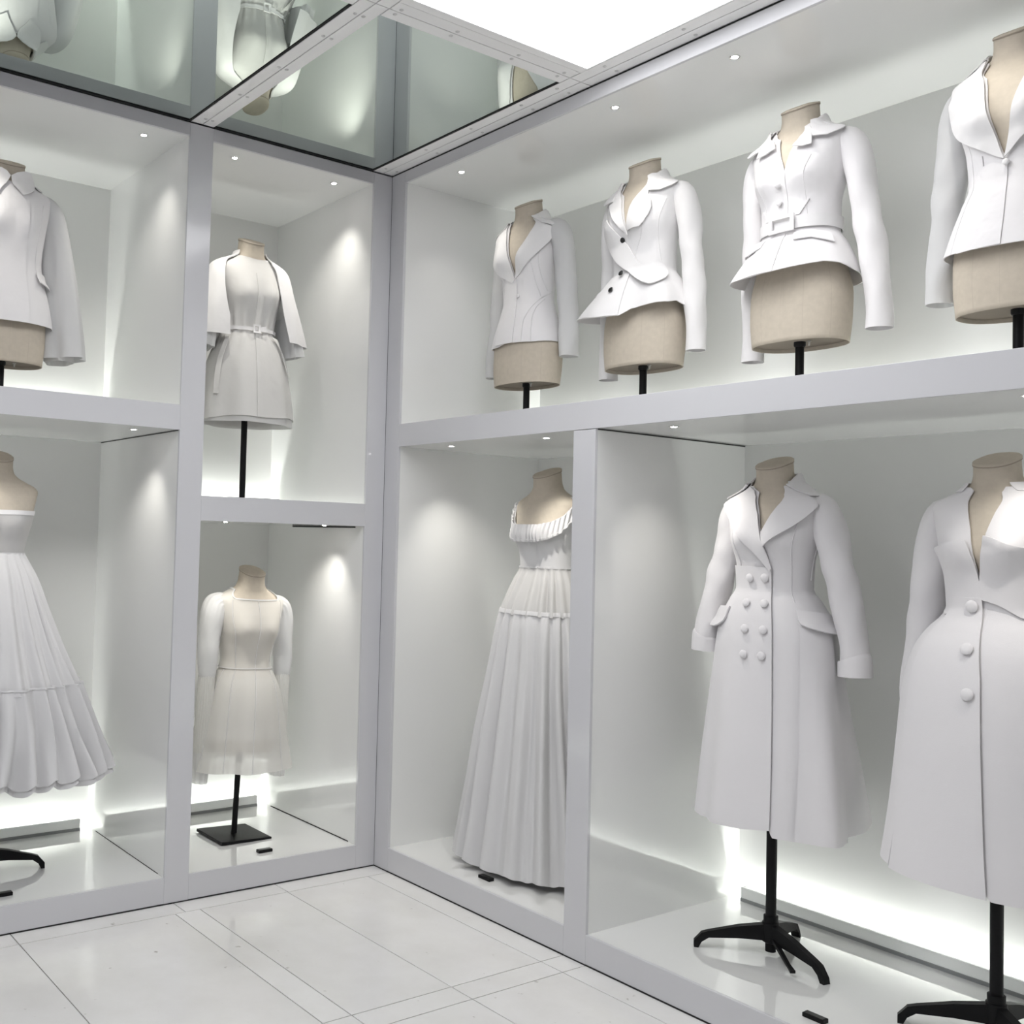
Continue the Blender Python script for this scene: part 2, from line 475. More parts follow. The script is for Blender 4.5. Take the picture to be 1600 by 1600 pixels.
# ------------------------------------------------------------------ dress-form body and cloth surfaces
def pchip(xt, yt, x):
    xt = np.asarray(xt, float); yt = np.asarray(yt, float); x = np.clip(np.asarray(x, float), xt[0], xt[-1])
    h = np.diff(xt); d = np.diff(yt) / h
    m = np.zeros(len(xt)); m[0] = d[0]; m[-1] = d[-1]
    for i in range(1, len(xt) - 1):
        if d[i - 1] * d[i] > 0:
            w1 = 2 * h[i] + h[i - 1]; w2 = h[i] + 2 * h[i - 1]
            m[i] = (w1 + w2) / (w1 / d[i - 1] + w2 / d[i])
    k = np.clip(np.searchsorted(xt, x) - 1, 0, len(h) - 1)
    t = (x - xt[k]) / h[k]
    return ((2 * t**3 - 3 * t**2 + 1) * yt[k] + (t**3 - 2 * t**2 + t) * h[k] * m[k]
            + (-2 * t**3 + 3 * t**2) * yt[k + 1] + (t**3 - t**2) * h[k] * m[k + 1])

NEXP = 2.35
# z, half width, front depth, back depth, centre y
BODY = [(-0.02, .150, .104, .104, 0), (0.00, .151, .105, .105, 0), (.08, .158, .108, .112, 0), (.15, .159, .104, .115, 0), (.25, .140, .092, .098, 0),
        (.33, .117, .080, .080, 0), (.39, .105, .074, .069, 0), (.45, .114, .082, .073, 0), (.53, .133, .098, .086, 0),
        (.58, .143, .094, .090, 0), (.62, .152, .084, .090, 0), (.645, .157, .074, .086, 0), (.660, .148, .067, .079, 0),
        (.672, .126, .061, .072, 0), (.685, .098, .057, .065, 0), (.698, .076, .056, .060, -.002), (.712, .062, .054, .056, -.004),
        (.74, .0545, .052, .053, -.008), (.80, .053, .052, .052, -.014)]

class Sec:
    def __init__(self, rows, bust=0.020):
        self.t = np.array(rows, float); self.bust = bust
    def get(self, z):
        return [pchip(self.t[:, 0], self.t[:, i], z) for i in range(1, 5)]
    def pt(self, th, z, off=0.0):
        th = np.asarray(th, float); z = np.asarray(z, float)
        a, bf, bb, cy = self.get(z)
        s, c = np.sin(th), np.cos(th)
        S = lambda v: np.sign(v) * np.abs(v) ** (2 / NEXP)
        b = np.where(c > 0, bf, bb)
        x = (a + off) * S(s)
        y = cy - (b + off) * S(c)
        w = np.clip(c * 2.2, 0, 1)
        y = y - self.bust * w * np.exp(-((np.abs(x) - .066) / .047) ** 2 - ((z - .525) / .055) ** 2)
        return np.stack([x, y, z + 0 * x], -1)
    def th_of_x(self, x, z):
        a = self.get(z)[0]
        r = np.clip(np.abs(x) / (a + .006), 0, 0.999) ** (NEXP / 2)
        return np.sign(x) * np.arcsin(r)
BSEC = Sec(BODY)

def cloth(off, below=None, zcut=.39, bust=.020, above=None):
    """garment sections: the body plus an ease above zcut, explicit rows (z,a,bf,bb,cy) below"""
    rows = []
    for r in (below or []):
        rows.append(tuple(r) if len(r) == 5 else tuple(r) + (0,))
    for r in BODY:
        if r[0] > (zcut if below else -9):
            o = off(r[0]) if callable(off) else off
            rows.append((r[0], r[1] + o, r[2] + o, r[3] + o, r[4]))
    rows.sort()
    return Sec(rows, bust)
def knots(k, th):
    """k: number, or list of (theta_deg, z); th in radians, wrapped to +-180"""
    if isinstance(k, (int, float)):
        return np.full_like(th, float(k))
    if callable(k): return k(th)
    d = (np.degrees(th) + 180) % 360 - 180
    a = np.array(sorted(k), float)
    xt = np.concatenate([[a[-1, 0] - 360], a[:, 0], [a[0, 0] + 360]])
    yt = np.concatenate([[a[-1, 1]], a[:, 1], [a[0, 1]]])
    return np.interp(d, xt, yt)

def sym(k):
    return [(-t, z) for (t, z) in k if t not in (0, 180)] + list(k)

def wn(TH, Z, seed, amp, fx=3.0, fz=9.0, n=7):
    """soft cloth unevenness: a few oblique waves"""
    r = random.Random(seed); s = 0
    for i in range(n):
        kx = max(1, round(r.uniform(.4, 1.6) * fx)); kz = r.uniform(-1.6, 1.6) * fz; p = r.uniform(0, 6.28)
        s = s + r.uniform(.4, 1) * np.sin(kx * TH + kz * Z + p)
    return amp * s / math.sqrt(n)

def gathers(TH, count, seed, sharp=1.0):
    """irregular pleats round the body, -1..1; wavelength varies slowly"""
    r = random.Random(seed)
    ph = TH * count
    for k in (1, 2, 3, 5):
        ph = ph + r.uniform(.3, .9) * 1.6 * np.sin(k * TH + r.uniform(0, 6.28))
    f = np.cos(ph)
    f = np.sign(f) * np.abs(f) ** sharp
    mod = 1 + .35 * np.sin(3 * TH + r.uniform(0, 6.28)) + .25 * np.sin(7 * TH + r.uniform(0, 6.28))
    return f * mod

def grid_faces(m, n, closed):
    F_ = []
    for j in range(m - 1):
        for i in range(n - (0 if closed else 1)):
            i2 = (i + 1) % n
            F_.append((j * n + i, j * n + i2, (j + 1) * n + i2, (j + 1) * n + i))
    return F_

def shell(name, sec, ztop, zbot, par, mat, off=0.0, n=200, m=70, th0=None, th1=None, solid=0.003, top_bias=1.5, post=None):
    closed = th0 is None
    t = np.linspace(0, 1, m)
    g = 1 - (1 - t) ** top_bias
    if closed:
        th = np.linspace(-math.pi, math.pi, n, endpoint=False)
        TH = np.repeat(th[None, :], m, 0)
        zt, zb = knots(ztop, th), knots(zbot, th)
        Z = zb[None, :] + (zt - zb)[None, :] * g[:, None]
    else:
        s = np.linspace(0, 1, n)
        if not callable(th0) and not callable(th1) and not isinstance(th0, list) and not isinstance(th1, list):
            th = np.radians(th0) + np.radians(th1 - th0) * s
            TH = np.repeat(th[None, :], m, 0)
            zt, zb = knots(ztop, th), knots(zbot, th)
            Z = zb[None, :] + (zt - zb)[None, :] * g[:, None]
        else:                                   # side edges given as (theta, z) tables; top and bottom level
            Z = np.repeat((zbot + (ztop - zbot) * g)[:, None], n, 1)
            def ed(e):
                if isinstance(e, (int, float)): return np.full(m, np.radians(e))
                a = np.array(sorted([(z_, t_) for (t_, z_) in e]), float)
                return np.radians(np.interp(Z[:, 0], a[:, 0], a[:, 1]))
            E0, E1 = ed(th0), ed(th1)
            TH = E0[:, None] + (E1 - E0)[:, None] * s[None, :]
    O = off(TH, Z) if callable(off) else off
    P = sec.pt(TH, Z, O)
    if post is not None: P = post(P, TH, Z)
    return mesh_obj(name, P.reshape(-1, 3), grid_faces(m, n, closed), mat, par, solid=solid)

def densify(poly, step):
    out = []
    for i in range(len(poly)):
        a, b = np.array(poly[i], float), np.array(poly[(i + 1) % len(poly)], float)
        k = max(1, int(np.ceil(np.linalg.norm(b - a) / step)))
        out += [tuple(a + (b - a) * q / k) for q in range(k)]
    return out

def smooth_poly(poly, it=1, keep=()):
    """Chaikin rounding of a polygon except at corner indices in keep"""
    P = [(tuple(p), i in keep) for i, p in enumerate(poly)]
    for _ in range(it):
        Q = []
        for i in range(len(P)):
            (p, kp), (q, kq) = P[i], P[(i + 1) % len(P)]
            p_, q_ = np.array(p), np.array(q)
            Q.append((tuple(p), True) if kp else (tuple(.75 * p_ + .25 * q_), False))
            if not kq: Q.append((tuple(.25 * p_ + .75 * q_), False))
        P = Q
    return [p for p, _ in P]

def patch(name, poly, sec, par, mat, mode='t', off=0.008, step=0.011, solid=0.0035, lift=0.0, edge=None, soff=0.0):
    """cloth piece lying on the front of a garment. poly: (theta_deg,z) or (x,z). lift raises the border from point list `edge` """
    S = 0.12                                     # radians -> metres, roughly
    if mode == 't':
        pl = [(math.radians(t) * S, z) for (t, z) in poly]
    else:
        pl = [(float(sec.th_of_x(x, z)) * S, z) for (x, z) in poly]
    bd = densify(pl, step)
    xs_, ys_ = [p[0] for p in bd], [p[1] for p in bd]
    pts = list(bd)
    r = random.Random(5)
    A = np.array(bd)
    gx = np.arange(min(xs_) + step * .5, max(xs_), step); gy = np.arange(min(ys_) + step * .5, max(ys_), step * .87)
    for q, y in enumerate(gy):
        for x in gx + (step / 2 if q % 2 else 0):
            if np.min(np.hypot(A[:, 0] - x, A[:, 1] - y)) > step * .55: pts.append((x, y))
    nb = len(bd)
    res = delaunay_2d_cdt([Vector(p) for p in pts], [], [list(range(nb))], 1, 1e-6)
    V2, F2 = res[0], res[2]
    V2 = np.array([(v[0], v[1]) for v in V2])
    TH, Z = V2[:, 0] / S, V2[:, 1]
    O = off(TH, Z) if callable(off) else np.full(len(TH), off)
    if lift:
        E = np.array([(math.radians(t) * S, z) for (t, z) in (edge if edge is not None else poly)])
        E = np.array(densify([tuple(e) for e in E], .004)) if edge is None else np.concatenate([np.linspace(E[i], E[i + 1], 30) for i in range(len(E) - 1)])
        dd = np.min(np.hypot(V2[:, None, 0] - E[None, :, 0], V2[:, None, 1] - E[None, :, 1]), axis=1)
        O = O + lift * np.exp(-(dd / .018) ** 2)
    P = sec.pt(TH, Z, O)
    return mesh_obj(name, P, F2, mat, par, solid=solid, soff=soff)

def catmull(P, m):
    P = np.array(P, float)
    d = np.concatenate([[0], np.cumsum(np.linalg.norm(np.diff(P[:, :3], axis=0), axis=1))])
    t = np.linspace(0, d[-1], m)
    return np.stack([pchip(d, P[:, i], t) for i in range(P.shape[1])], 1)

def tube(name, pts, par, mat, n=32, m=60, wr=None, solid=0.0028, close=False, squash=None):
    """pts rows (x,y,z,r_side,r_depth). r_side acts in the body-lateral plane, r_depth along y"""
    C_ = catmull(pts, m)
    T_ = np.gradient(C_[:, :3], axis=0); T_ /= np.linalg.norm(T_, axis=1)[:, None]
    yv = np.array([0, 1, 0.0])
    A = np.cross(yv[None, :], T_); A /= np.linalg.norm(A, axis=1)[:, None]
    B_ = np.cross(T_, A)
    u = np.linspace(0, 2 * np.pi, n, endpoint=False)
    v = np.linspace(0, 1, m)
    U_, V_ = np.meshgrid(u, v)
    w = wr(U_, V_) if wr else 0 * U_
    P = (C_[:, None, :3] + A[:, None, :] * ((C_[:, 3:4] + w) * np.cos(U_))[:, :, None]
         + B_[:, None, :] * ((C_[:, 4:5] + w) * np.sin(U_))[:, :, None])
    Fc = grid_faces(m, n, True)
    if close:
        Fc.append(tuple(range(n))[::-1]); Fc.append(tuple((m - 1) * n + i for i in range(n)))
        solid = 0
    return mesh_obj(name, P.reshape(-1, 3), Fc, mat, par, solid=solid)

def seam(name, pts, sec, par, mat, off=0.009, r=0.0012, n=6, m=60):
    """fine raised stitching line along (theta_deg, z) points"""
    P2 = catmull([(math.radians(t) * .12, z, 0) for (t, z) in pts], m)
    P = sec.pt(P2[:, 0] / .12, P2[:, 1], off(P2[:, 0] / .12, P2[:, 1]) if callable(off) else off)
    T_ = np.gradient(P, axis=0); T_ /= np.linalg.norm(T_, axis=1)[:, None]
    N = P.copy(); N[:, 2] = 0; N /= np.linalg.norm(N, axis=1)[:, None]
    B_ = np.cross(T_, N)
    u = np.linspace(0, 2 * np.pi, n, endpoint=False)
    V = P[:, None, :] + r * (N[:, None, :] * np.cos(u)[None, :, None] + 1.3 * B_[:, None, :] * np.sin(u)[None, :, None])
    return mesh_obj(name, V.reshape(-1, 3), grid_faces(m, n, True), mat, par)

def button(sec, th, z, r, par, mat, off=0.012, h=0.006, name='button'):
    th = math.radians(th)
    p = sec.pt(np.array([th]), np.array([z]), off)[0]
    e = 1e-3
    du = sec.pt(np.array([th + e]), np.array([z]), off)[0] - p
    dv = sec.pt(np.array([th]), np.array([z + e]), off)[0] - p
    nrm = Vector(np.cross(du, dv)).normalized()
    o = lathe(name, [(r * .55, -.004), (r * .6, 0), (r * .98, h * .25), (r, h * .5), (r * .8, h * .85), (r * .4, h), (0.0002, h * 1.03)], mat, par, n=24)
    o.location = p; o.rotation_mode = 'QUATERNION'
    o.rotation_quaternion = nrm.to_track_quat('Z', 'Y')
    return o

def sleeves(par, mat, right, left, wr_amp=.0016, seed=1, name='sleeve', **kw):
    """right / left: the wearer's sleeve as rows (x,y,z,r,rd); seen from the front the wearer's left is on the right"""
    out = []
    for q, S_ in enumerate((right, left)):
        if S_ is None: continue
        r = random.Random(seed + q); p1, p2, p3 = [r.uniform(0, 6.28) for _ in range(3)]
        def wr(U, V, p1=p1, p2=p2, p3=p3):
            k = np.clip((V - .08) * 6, 0, 1)
            return k * wr_amp * (np.sin(2 * U + 14 * V + p1) + .8 * np.sin(3 * U - 22 * V + p2) + .6 * np.sin(U + 37 * V + p3) * np.exp(-((V - .5) / .18) ** 2) * 2)
        out.append(tube(name, S_, par, mat, wr=wr, **kw))
    return out

def arm(sx, cuff, mid=None, sh=(.125, .012, .640), r0=.052, r1=.050, r2=.036, cap=.0, out=.0):
    """a hanging set-in sleeve from shoulder to cuff"""
    cx_, cy_, cz_ = cuff
    sx_ = 1 if cx_ > 0 else -1
    top = (sx_ * (.168 + out), .014, .612)
    if mid is None: mid = (sx_ * (abs(cx_) * .52 + (.176 + out) * .48 + .004), cy_ * .5 + .014, (cz_ + .59) / 2)
    return [(sx_ * .085, sh[1], .628, .030, .034), (sx_ * .118, sh[1], .636 + cap, .036, .044), (sx_ * .145, sh[1] + .002, .632 + cap, .043, .052), (top[0], top[1], top[2] - .012, r0 * .94, r0 + .004),
            (sx_ * (.178 + out), .02, .555, r1, r1 + .006), ((mid[0] + sx_ * .18) / 2, (mid[1] + .02) / 2, (mid[2] + .54) / 2, r1 * .95, r1),
            (mid[0], mid[1], mid[2], (r1 + r2) / 2, (r1 + r2) / 2 + .004), (cx_, cy_, cz_ + .02, r2, r2 + .004), (cx_, cy_, cz_, r2, r2 + .004)]

def collar_ring(par, mat, th_open, name='collar', rise=.742, fall=.69, spread=.026, sec=None, open_z=.70):
    """turned-down collar standing round the back of the neck, open at the front by th_open degrees either side"""
    sec = sec or BSEC
    n = 90
    th = np.radians(np.linspace(th_open, 360 - th_open, n))
    prof = [(.696, .010), (.71, .012), (.728, .013), (rise, .015), (rise + .003, .019), (rise - .002, .0235), (rise - .015, .0265), ((rise + fall) / 2, spread), (fall, spread + .004)]
    V = []
    w = np.clip(np.minimum(np.degrees(th) - th_open, 360 - th_open - np.degrees(th)) / 50, 0, 1); w = w * w * (3 - 2 * w)
    for (z, o) in prof:
        zz = np.where(z > .70, .700 + (z - .700) * (.30 + .70 * w), z - .012 * (1 - w) * (z < .696))
        V.append(sec.pt(th, zz, o * (.8 + .2 * w)))
    V = np.array(V)
    return mesh_obj(name, V.reshape(-1, 3), grid_faces(len(prof), n, False), mat, par, solid=.003)

# ------------------------------------------------------------------ dress forms
FORM_MESH = {}
def dress_form(x, y, zbase, ztorso, rz, label, base='tripod', legs=(-140, -13, 103), pole_r=.0135, tilt=0.0, seams=True):
    e = empty('dress_form', (x, y, zbase), rz, label, 'dress form', 'dress forms in the cases')
    if tilt: e.rotation_euler = (0, tilt, rz)
    dz = ztorso - zbase
    def share(name, build):
        if name not in FORM_MESH:
            o = build(); FORM_MESH[name] = o.data
            mods = [(m.thickness, m.offset) for m in o.modifiers if m.type == 'SOLIDIFY']
            FORM_MESH[name + '#'] = mods
        else:
            o = bpy.data.objects.new(name, FORM_MESH[name]); COL.objects.link(o)
            for (t_, f_) in FORM_MESH[name + '#']:
                md = o.modifiers.new('thickness', 'SOLIDIFY'); md.thickness = t_; md.offset = f_
        o.parent = e; o.location = (0, 0, dz)
        return o
    def ntop(th): return .774 - .0215 * np.cos(th)          # the neck is cut at a slant, lower in front
    torso = share('torso', lambda: shell('torso', BSEC, ntop, 0.0, None, 'calico', n=96, m=80, solid=.004, top_bias=1.4))
    def cap():
        th = np.linspace(-math.pi, math.pi, 48, endpoint=False)
        V = []
        for k, (f, up) in enumerate(((1.0, -.001), (1.02, .001), (1.02, .004), (.96, .0065), (.7, .0095), (.35, .011), (.001, .0115))):
            P = BSEC.pt(th, ntop(th) + .001, .0030)
            c = P.mean(0)
            V.append(c + (P - c) * f + np.array([0, 0, up]))
        return mesh_obj('neck_cap', np.array(V).reshape(-1, 3), grid_faces(7, 48, True), 'calico', None)
    share('neck_cap', cap)
    def capline():
        th = np.linspace(-math.pi, math.pi, 48, endpoint=False)
        V = [BSEC.pt(th, ntop(th) - q, .0042) for q in (.0022, -.0012)]
        return mesh_obj('cap_joint', np.array(V).reshape(-1, 3), grid_faces(2, 48, True), 'calico_dark', None)
    share('cap_joint', capline)
    def bottom():
        th = np.linspace(-math.pi, math.pi, 64, endpoint=False)
        V = [BSEC.pt(th, np.full(64, .012), -.003) * np.array([f, f, 1]) for f in (1, .6, .2, .001)]
        return mesh_obj('base_board', np.array(V).reshape(-1, 3), grid_faces(4, 64, True), 'calico_dark', None)
    share('base_board', bottom)
    if seams:
        for t_ in (-62, -24, 0, 24, 62):
            share('seam_%d' % t_, lambda: seam('torso_seam', [(t_, .004), (t_ * .98, .12), (t_ * .95, .30), (t_ * .95, .52)], BSEC, None, 'seam', off=.0012, r=.0010, m=24)).name = 'torso_seam'
    lathe('wing_screw', [(.003, 0), (.004, .012), (.007, .013), (.007, .016), (.003, .017)], 'steel', e, n=12).location = (.045, -.02, dz - .008)
    lathe('pole', [(pole_r, .012), (pole_r, dz + .02)], 'black', e, n=24)
    lathe('pole_collar', [(pole_r * 1.15, dz - .004), (pole_r * 1.35, dz), (pole_r * 1.35, dz + .02)], 'black', e, n=24)
    if base == 'plate':
        box('base_plate', -.12, .12, -.12, .12, 0.0, .012, 'black', e, bevel=.001)
    else:
        lathe('hub', [(.020, .040), (.027, .044), (.028, .088), (.026, .104), (.0225, .106), (.0225, .125), (.019, .127)], 'black', e, n=24)
        for a in legs:
            a = math.radians(a) - rz
            d = np.array([math.cos(a), math.sin(a), 0]); s = np.array([-d[1], d[0], 0])
            prof = [(.012, .020, .050, .100), (.10, .017, .046, .082), (.19, .0145, .036, .056), (.212, .0145, .020, .048), (.222, .014, .0, .036), (.236, .013, .0, .020)]
            V = []
            for (r_, w, z0, z1) in prof:
                for (ws, zz) in ((-w, z0), (w, z0), (w * .7, z1), (-w * .7, z1)):
                    V.append(d * r_ + s * ws + np.array([0, 0, zz]))
            Fc = grid_faces(len(prof), 4, True) + [(3, 2, 1, 0), tuple((len(prof) - 1) * 4 + i for i in range(4))]
            lg = mesh_obj('leg', V, Fc, 'black', e, smooth=False)
        a = math.radians(legs[1] - 22) - rz
        d = np.array([math.cos(a), math.sin(a), 0]); s = np.array([-d[1], d[0], 0])
        V = [d * r_ + s * ws + np.array([0, 0, zz]) for (r_, w, z0, z1) in ((.02, .007, .052, .066), (.15, .006, .022, .03), (.185, .008, .016, .024)) for (ws, zz) in ((-w, z0), (w, z0), (w, z1), (-w, z1))]
        mesh_obj('pedal', V, grid_faces(3, 4, True) + [(3, 2, 1, 0), (8, 9, 10, 11)], 'black', e, smooth=False)
    return e

def garment(name, x, y, ztorso, rz, label, cat, tilt=0.0, group=None):
    e = empty(name, (x, y, ztorso), rz, label, cat, group)
    if tilt: e.rotation_euler = (0, tilt, rz)
    return e
YR, XL = 0.40, -0.38
R90 = math.pi / 2
HOOD = .705

# ---------------------------------------------------------------- jacket nearest the corner (peak lapels, one button)
ZU = 2.065
dress_form(.455, YR, ZST, ZU, 0, 'beige dress form wearing the slim jacket nearest the corner', base='plate')
g = garment('fitted_jacket', .455, YR, ZU, 0, 'slim white jacket with wide peaked lapels, nearest the corner', 'jacket')
sec = cloth(.008, [(.10, .168, .118, .125), (.17, .163, .116, .120), (.24, .147, .104, .108), (.31, .125, .090, .090), (.36, .114, .083, .079)], bust=.022)
V1 = [(-60, .70), (-30, .694), (-12, .66), (-6, .60), (0, .52), (5, .441), (14, .50), (26, .552), (34, .63), (48, .684), (65, .70)]
top = V1 + [(110, .703), (180, .706), (-110, .703)]
shell('body', sec, top, [(-180, .15), (-90, .165), (-18, .158), (0, .17), (12, .166), (45, .163), (95, .17), (150, .152)], g, 'cotton',
      off=lambda T_, Z_: .001 + wn(T_, Z_, 3, .0016), n=220, m=80)
shell('front_edge', sec, [(-25, .45), (5, .441), (8, .44)], .167, g, 'cotton', off=lambda T_, Z_: .005 + wn(T_, Z_, 3, .0016), n=30, m=50, th0=-24, th1=8.5)
patch('lapel', smooth_poly([(42, .69), (33, .645), (24, .56), (12, .48), (5, .436), (31, .474), (56, .535), (76, .585), (86, .638), (70, .640), (48, .655)], 1, keep=(0, 4, 8, 9)), sec, g, 'crisp', off=.009, lift=.008, edge=[(31, .474), (56, .535), (76, .585), (86, .638)])
patch('lapel', smooth_poly([(-36, .69), (-14, .66), (-7, .60), (0, .52), (5, .436), (1, .425), (-24, .462), (-48, .53), (-66, .585), (-78, .632), (-60, .642)], 1, keep=(0, 4, 5, 9, 10)), sec, g, 'crisp', off=.009, lift=.008, edge=[(-24, .462), (-48, .53), (-66, .585), (-78, .632)])
patch('collar_leaf', [(44, .70), (47, .66), (70, .645), (86, .658), (96, .69), (80, .712)], sec, g, 'crisp', off=.011, lift=.004)
patch('collar_leaf', [(-40, .70), (-44, .66), (-66, .648), (-84, .66), (-94, .69), (-78, .712)], sec, g, 'crisp', off=.011, lift=.004)
collar_ring(g, 'crisp', 66)
button(sec, 12, .366, .008, g, 'crisp', off=.009)
for k_ in ([(61, .575), (58, .52), (66, .453), (88, .385)], [(50, .585), (44, .52), (50, .44), (70, .36)], [(108, .389), (59, .339), (36, .297), (25, .25), (23, .164)], [(80, .35), (52, .305), (42, .25), (40, .165)], [(-40, .60), (-38, .5), (-34, .39), (-34, .28), (-36, .165)]):
    seam('seam', k_, sec, g, 'crisp', off=.003, r=.0015)
sleeves(g, 'voile', arm(-1, (-.205, .0, .055), r0=.044, r1=.041, r2=.034, cap=.010), arm(1, (.205, .035, .105), r0=.046, r1=.042, r2=.036, cap=.012, out=.004), seed=11)

# ---------------------------------------------------------------- wrap jacket with black buttons
dress_form(1.078, YR, ZST, ZU, 0, 'beige dress form wearing the black-buttoned wrap jacket', base='plate')
g = garment('wrap_jacket', 1.078, YR, ZU, 0, 'white wrap jacket with three black buttons and a swinging peplum', 'jacket')
sec = cloth(.008, [(.15, .215, .175, .145), (.21, .196, .155, .134), (.27, .170, .130, .120), (.32, .140, .105, .100), (.36, .119, .088, .083)], bust=.022)
def swing(T_, Z_):
    k_ = np.clip((.37 - Z_) / .17, 0, 1) ** 1.3
    d_ = np.degrees(T_)
    return .001 + wn(T_, Z_, 7, .0014) + k_ * (.052 * np.exp(-((d_ + 52) / 36) ** 2) - .012 * np.exp(-((d_ - 20) / 25) ** 2) + .012 * np.cos(6 * T_ + 1))
top = [(-60, .70), (-30, .692), (-9, .645), (-3, .57), (2, .487), (3.3, .503), (3, .54), (5, .601), (14, .645), (27, .684), (45, .70), (110, .703), (180, .706), (-110, .703)]
shell('body', sec, top, [(-180, .185), (-90, .20), (-49, .198), (-14, .177), (4, .174), (9, .186), (14, .198), (26, .204), (61, .211), (77, .222), (89, .208), (120, .19)], g, 'crisp', off=swing, n=260, m=90)
patch('wrap_band', smooth_poly([(-62, .555), (-33, .570), (-18, .530), (-3.4, .468), (11, .40), (24, .362), (45, .372), (66, .368), (74, .345), (70, .315), (46, .285), (33, .283), (14, .320), (-2, .361), (-20, .398), (-36, .440), (-56, .505)], 1, keep=(0,)), sec, g, 'crisp',
      off=lambda T_, Z_: .012 + np.clip(swing(T_, Z_), 0, .03) * .8, solid=.005, lift=.004, edge=[(-56, .505), (-36, .44), (-2, .361), (14, .32), (33, .283)])
patch('lapel', smooth_poly([(34, .692), (26, .682), (13, .640), (4.5, .60), (2.5, .54), (3.3, .500), (14, .50), (30, .50), (40, .557), (34, .600), (24, .632), (30, .655)], 1, keep=(0, 5)), sec, g, 'crisp', off=.008, lift=.006, edge=[(14, .5), (30, .5), (40, .557), (34, .605)])
patch('collar_leaf', [(36, .70), (25, .672), (25.4, .634), (43, .628), (62, .645), (100, .69), (80, .714), (50, .708)], sec, g, 'crisp', off=.013, lift=.004)
patch('lapel', smooth_poly([(-24, .692), (-8, .645), (-2, .565), (3, .484), (-8, .530), (-21, .582), (-29, .620), (-19, .628), (-40, .648), (-44, .672)], 1, keep=(0, 3, 6, 7, 8)), sec, g, 'crisp', off=.009, lift=.006)
patch('collar_leaf', [(-26, .70), (-20, .66), (-22, .632), (-44, .632), (-90, .68), (-76, .712)], sec, g, 'crisp', off=.013, lift=.003)
collar_ring(g, 'crisp', 64)
shell('front_edge', sec, .345, [(-40, .196), (-14, .178), (4, .175), (6, .18)], g, 'crisp', off=lambda T_, Z_: .005 + swing(T_, Z_), n=30, m=30, th0=-40, th1=4)
for (t_, z_, o_) in ((-4.5, .470, .012), (-4.5, .346, .020), (-8, .282, .014)):
    button(sec, t_, z_, .0105, g, 'blackbtn', off=o_ + float(swing(np.radians(t_), z_)), h=.005)
patch('pocket_flap', [(-46, .292), (-24, .308), (-4, .335), (-4, .322), (-24, .294), (-47, .276)], sec, g, 'crisp', off=lambda T_, Z_: .004 + swing(T_, Z_))
for k_ in ([(40, .57), (30, .50), (14, .43), (10, .405)], [(60, .60), (55, .53), (58, .44), (64, .38)], [(-50, .50), (-45, .42), (-42, .37)]):
    seam('seam', k_, sec, g, 'crisp', off=.003, r=.0014)
sleeves(g, 'crisp', arm(-1, (-.19, .02, -.02), r0=.042, r1=.039, r2=.032), arm(1, (.212, .03, .045), r0=.043, r1=.040, r2=.033, out=.0), seed=21)

# ---------------------------------------------------------------- belted jacket
dress_form(1.717, YR, ZST, ZU, 0, 'beige dress form wearing the belted jacket', base='plate')
g = garment('belted_jacket', 1.717, YR, ZU, 0, 'white jacket with a square-buckled belt and flared basque', 'jacket')
sec = cloth(.008, [(.15, .205, .185, .13), (.21, .192, .168, .124), (.27, .168, .140, .115), (.32, .142, .112, .100), (.355, .120, .090, .083)], bust=.022)
def swing3(T_, Z_):
    k_ = np.clip((.36 - Z_) / .15, 0, 1) ** 1.2
    d_ = np.degrees(T_)
    return .001 + wn(T_, Z_, 17, .0016) + k_ * (.022 * np.exp(-((d_ + 62) / 34) ** 2) + .005 * np.cos(5 * T_))
top = [(-60, .70), (-28, .692), (-8, .665), (-4, .62), (0, .575), (3.1, .538), (5, .60), (11, .655), (25, .69), (45, .70), (110, .703), (180, .706), (-110, .703)]
shell('body', sec, top, [(-180, .19), (-90, .215), (-55, .218), (-15, .210), (3, .213), (32, .224), (50, .229), (66, .224), (81, .208), (110, .195)], g, 'cotton', off=swing3, n=260, m=90)
shell('front_edge', sec, .54, .40, g, 'cotton', off=lambda T_, Z_: .004 + wn(T_, Z_, 17, .0016), n=16, m=30, th0=-22, th1=4)
shell('front_edge', sec, .345, .212, g, 'cotton', off=lambda T_, Z_: .004 + swing3(T_, Z_), n=24, m=30, th0=-30, th1=2.5)
patch('lapel', [(38, .694), (14, .655), (9, .618), (20, .609), (29.5, .611), (27.5, .633), (25, .652)], sec, g, 'cotton', off=.010, lift=.010, edge=[(9, .618), (20, .609), (29.5, .611), (27.5, .633)])
patch('collar_leaf', [(42, .702), (30, .68), (24.5, .655), (27.5, .637), (44.5, .633), (66, .654), (98, .694), (80, .716)], sec, g, 'cotton', off=.013, lift=.008)
patch('lapel', [(-34, .694), (-10, .66), (-6, .63), (-18, .618), (-30, .618), (-28, .64), (-25, .655)], sec, g, 'cotton', off=.010, lift=.008)
patch('collar_leaf', [(-38, .702), (-28, .68), (-24, .655), (-28, .64), (-46, .636), (-66, .654), (-94, .69), (-78, .714)], sec, g, 'cotton', off=.013, lift=.008)
collar_ring(g, 'cotton', 62)
for (t_, z_) in ((-2, .503), (-3, .449)): button(sec, t_, z_, .0098, g, 'cotton', off=.012, h=.008)
belt = shell('belt', sec, .397, .358, g, 'crisp', off=lambda T_, Z_: .0075 + .0008 * np.cos(3 * T_), n=140, m=8, solid=.004)
B0 = [(-15.5, .402), (14.5, .402), (14.5, .350), (-15.5, .350)]
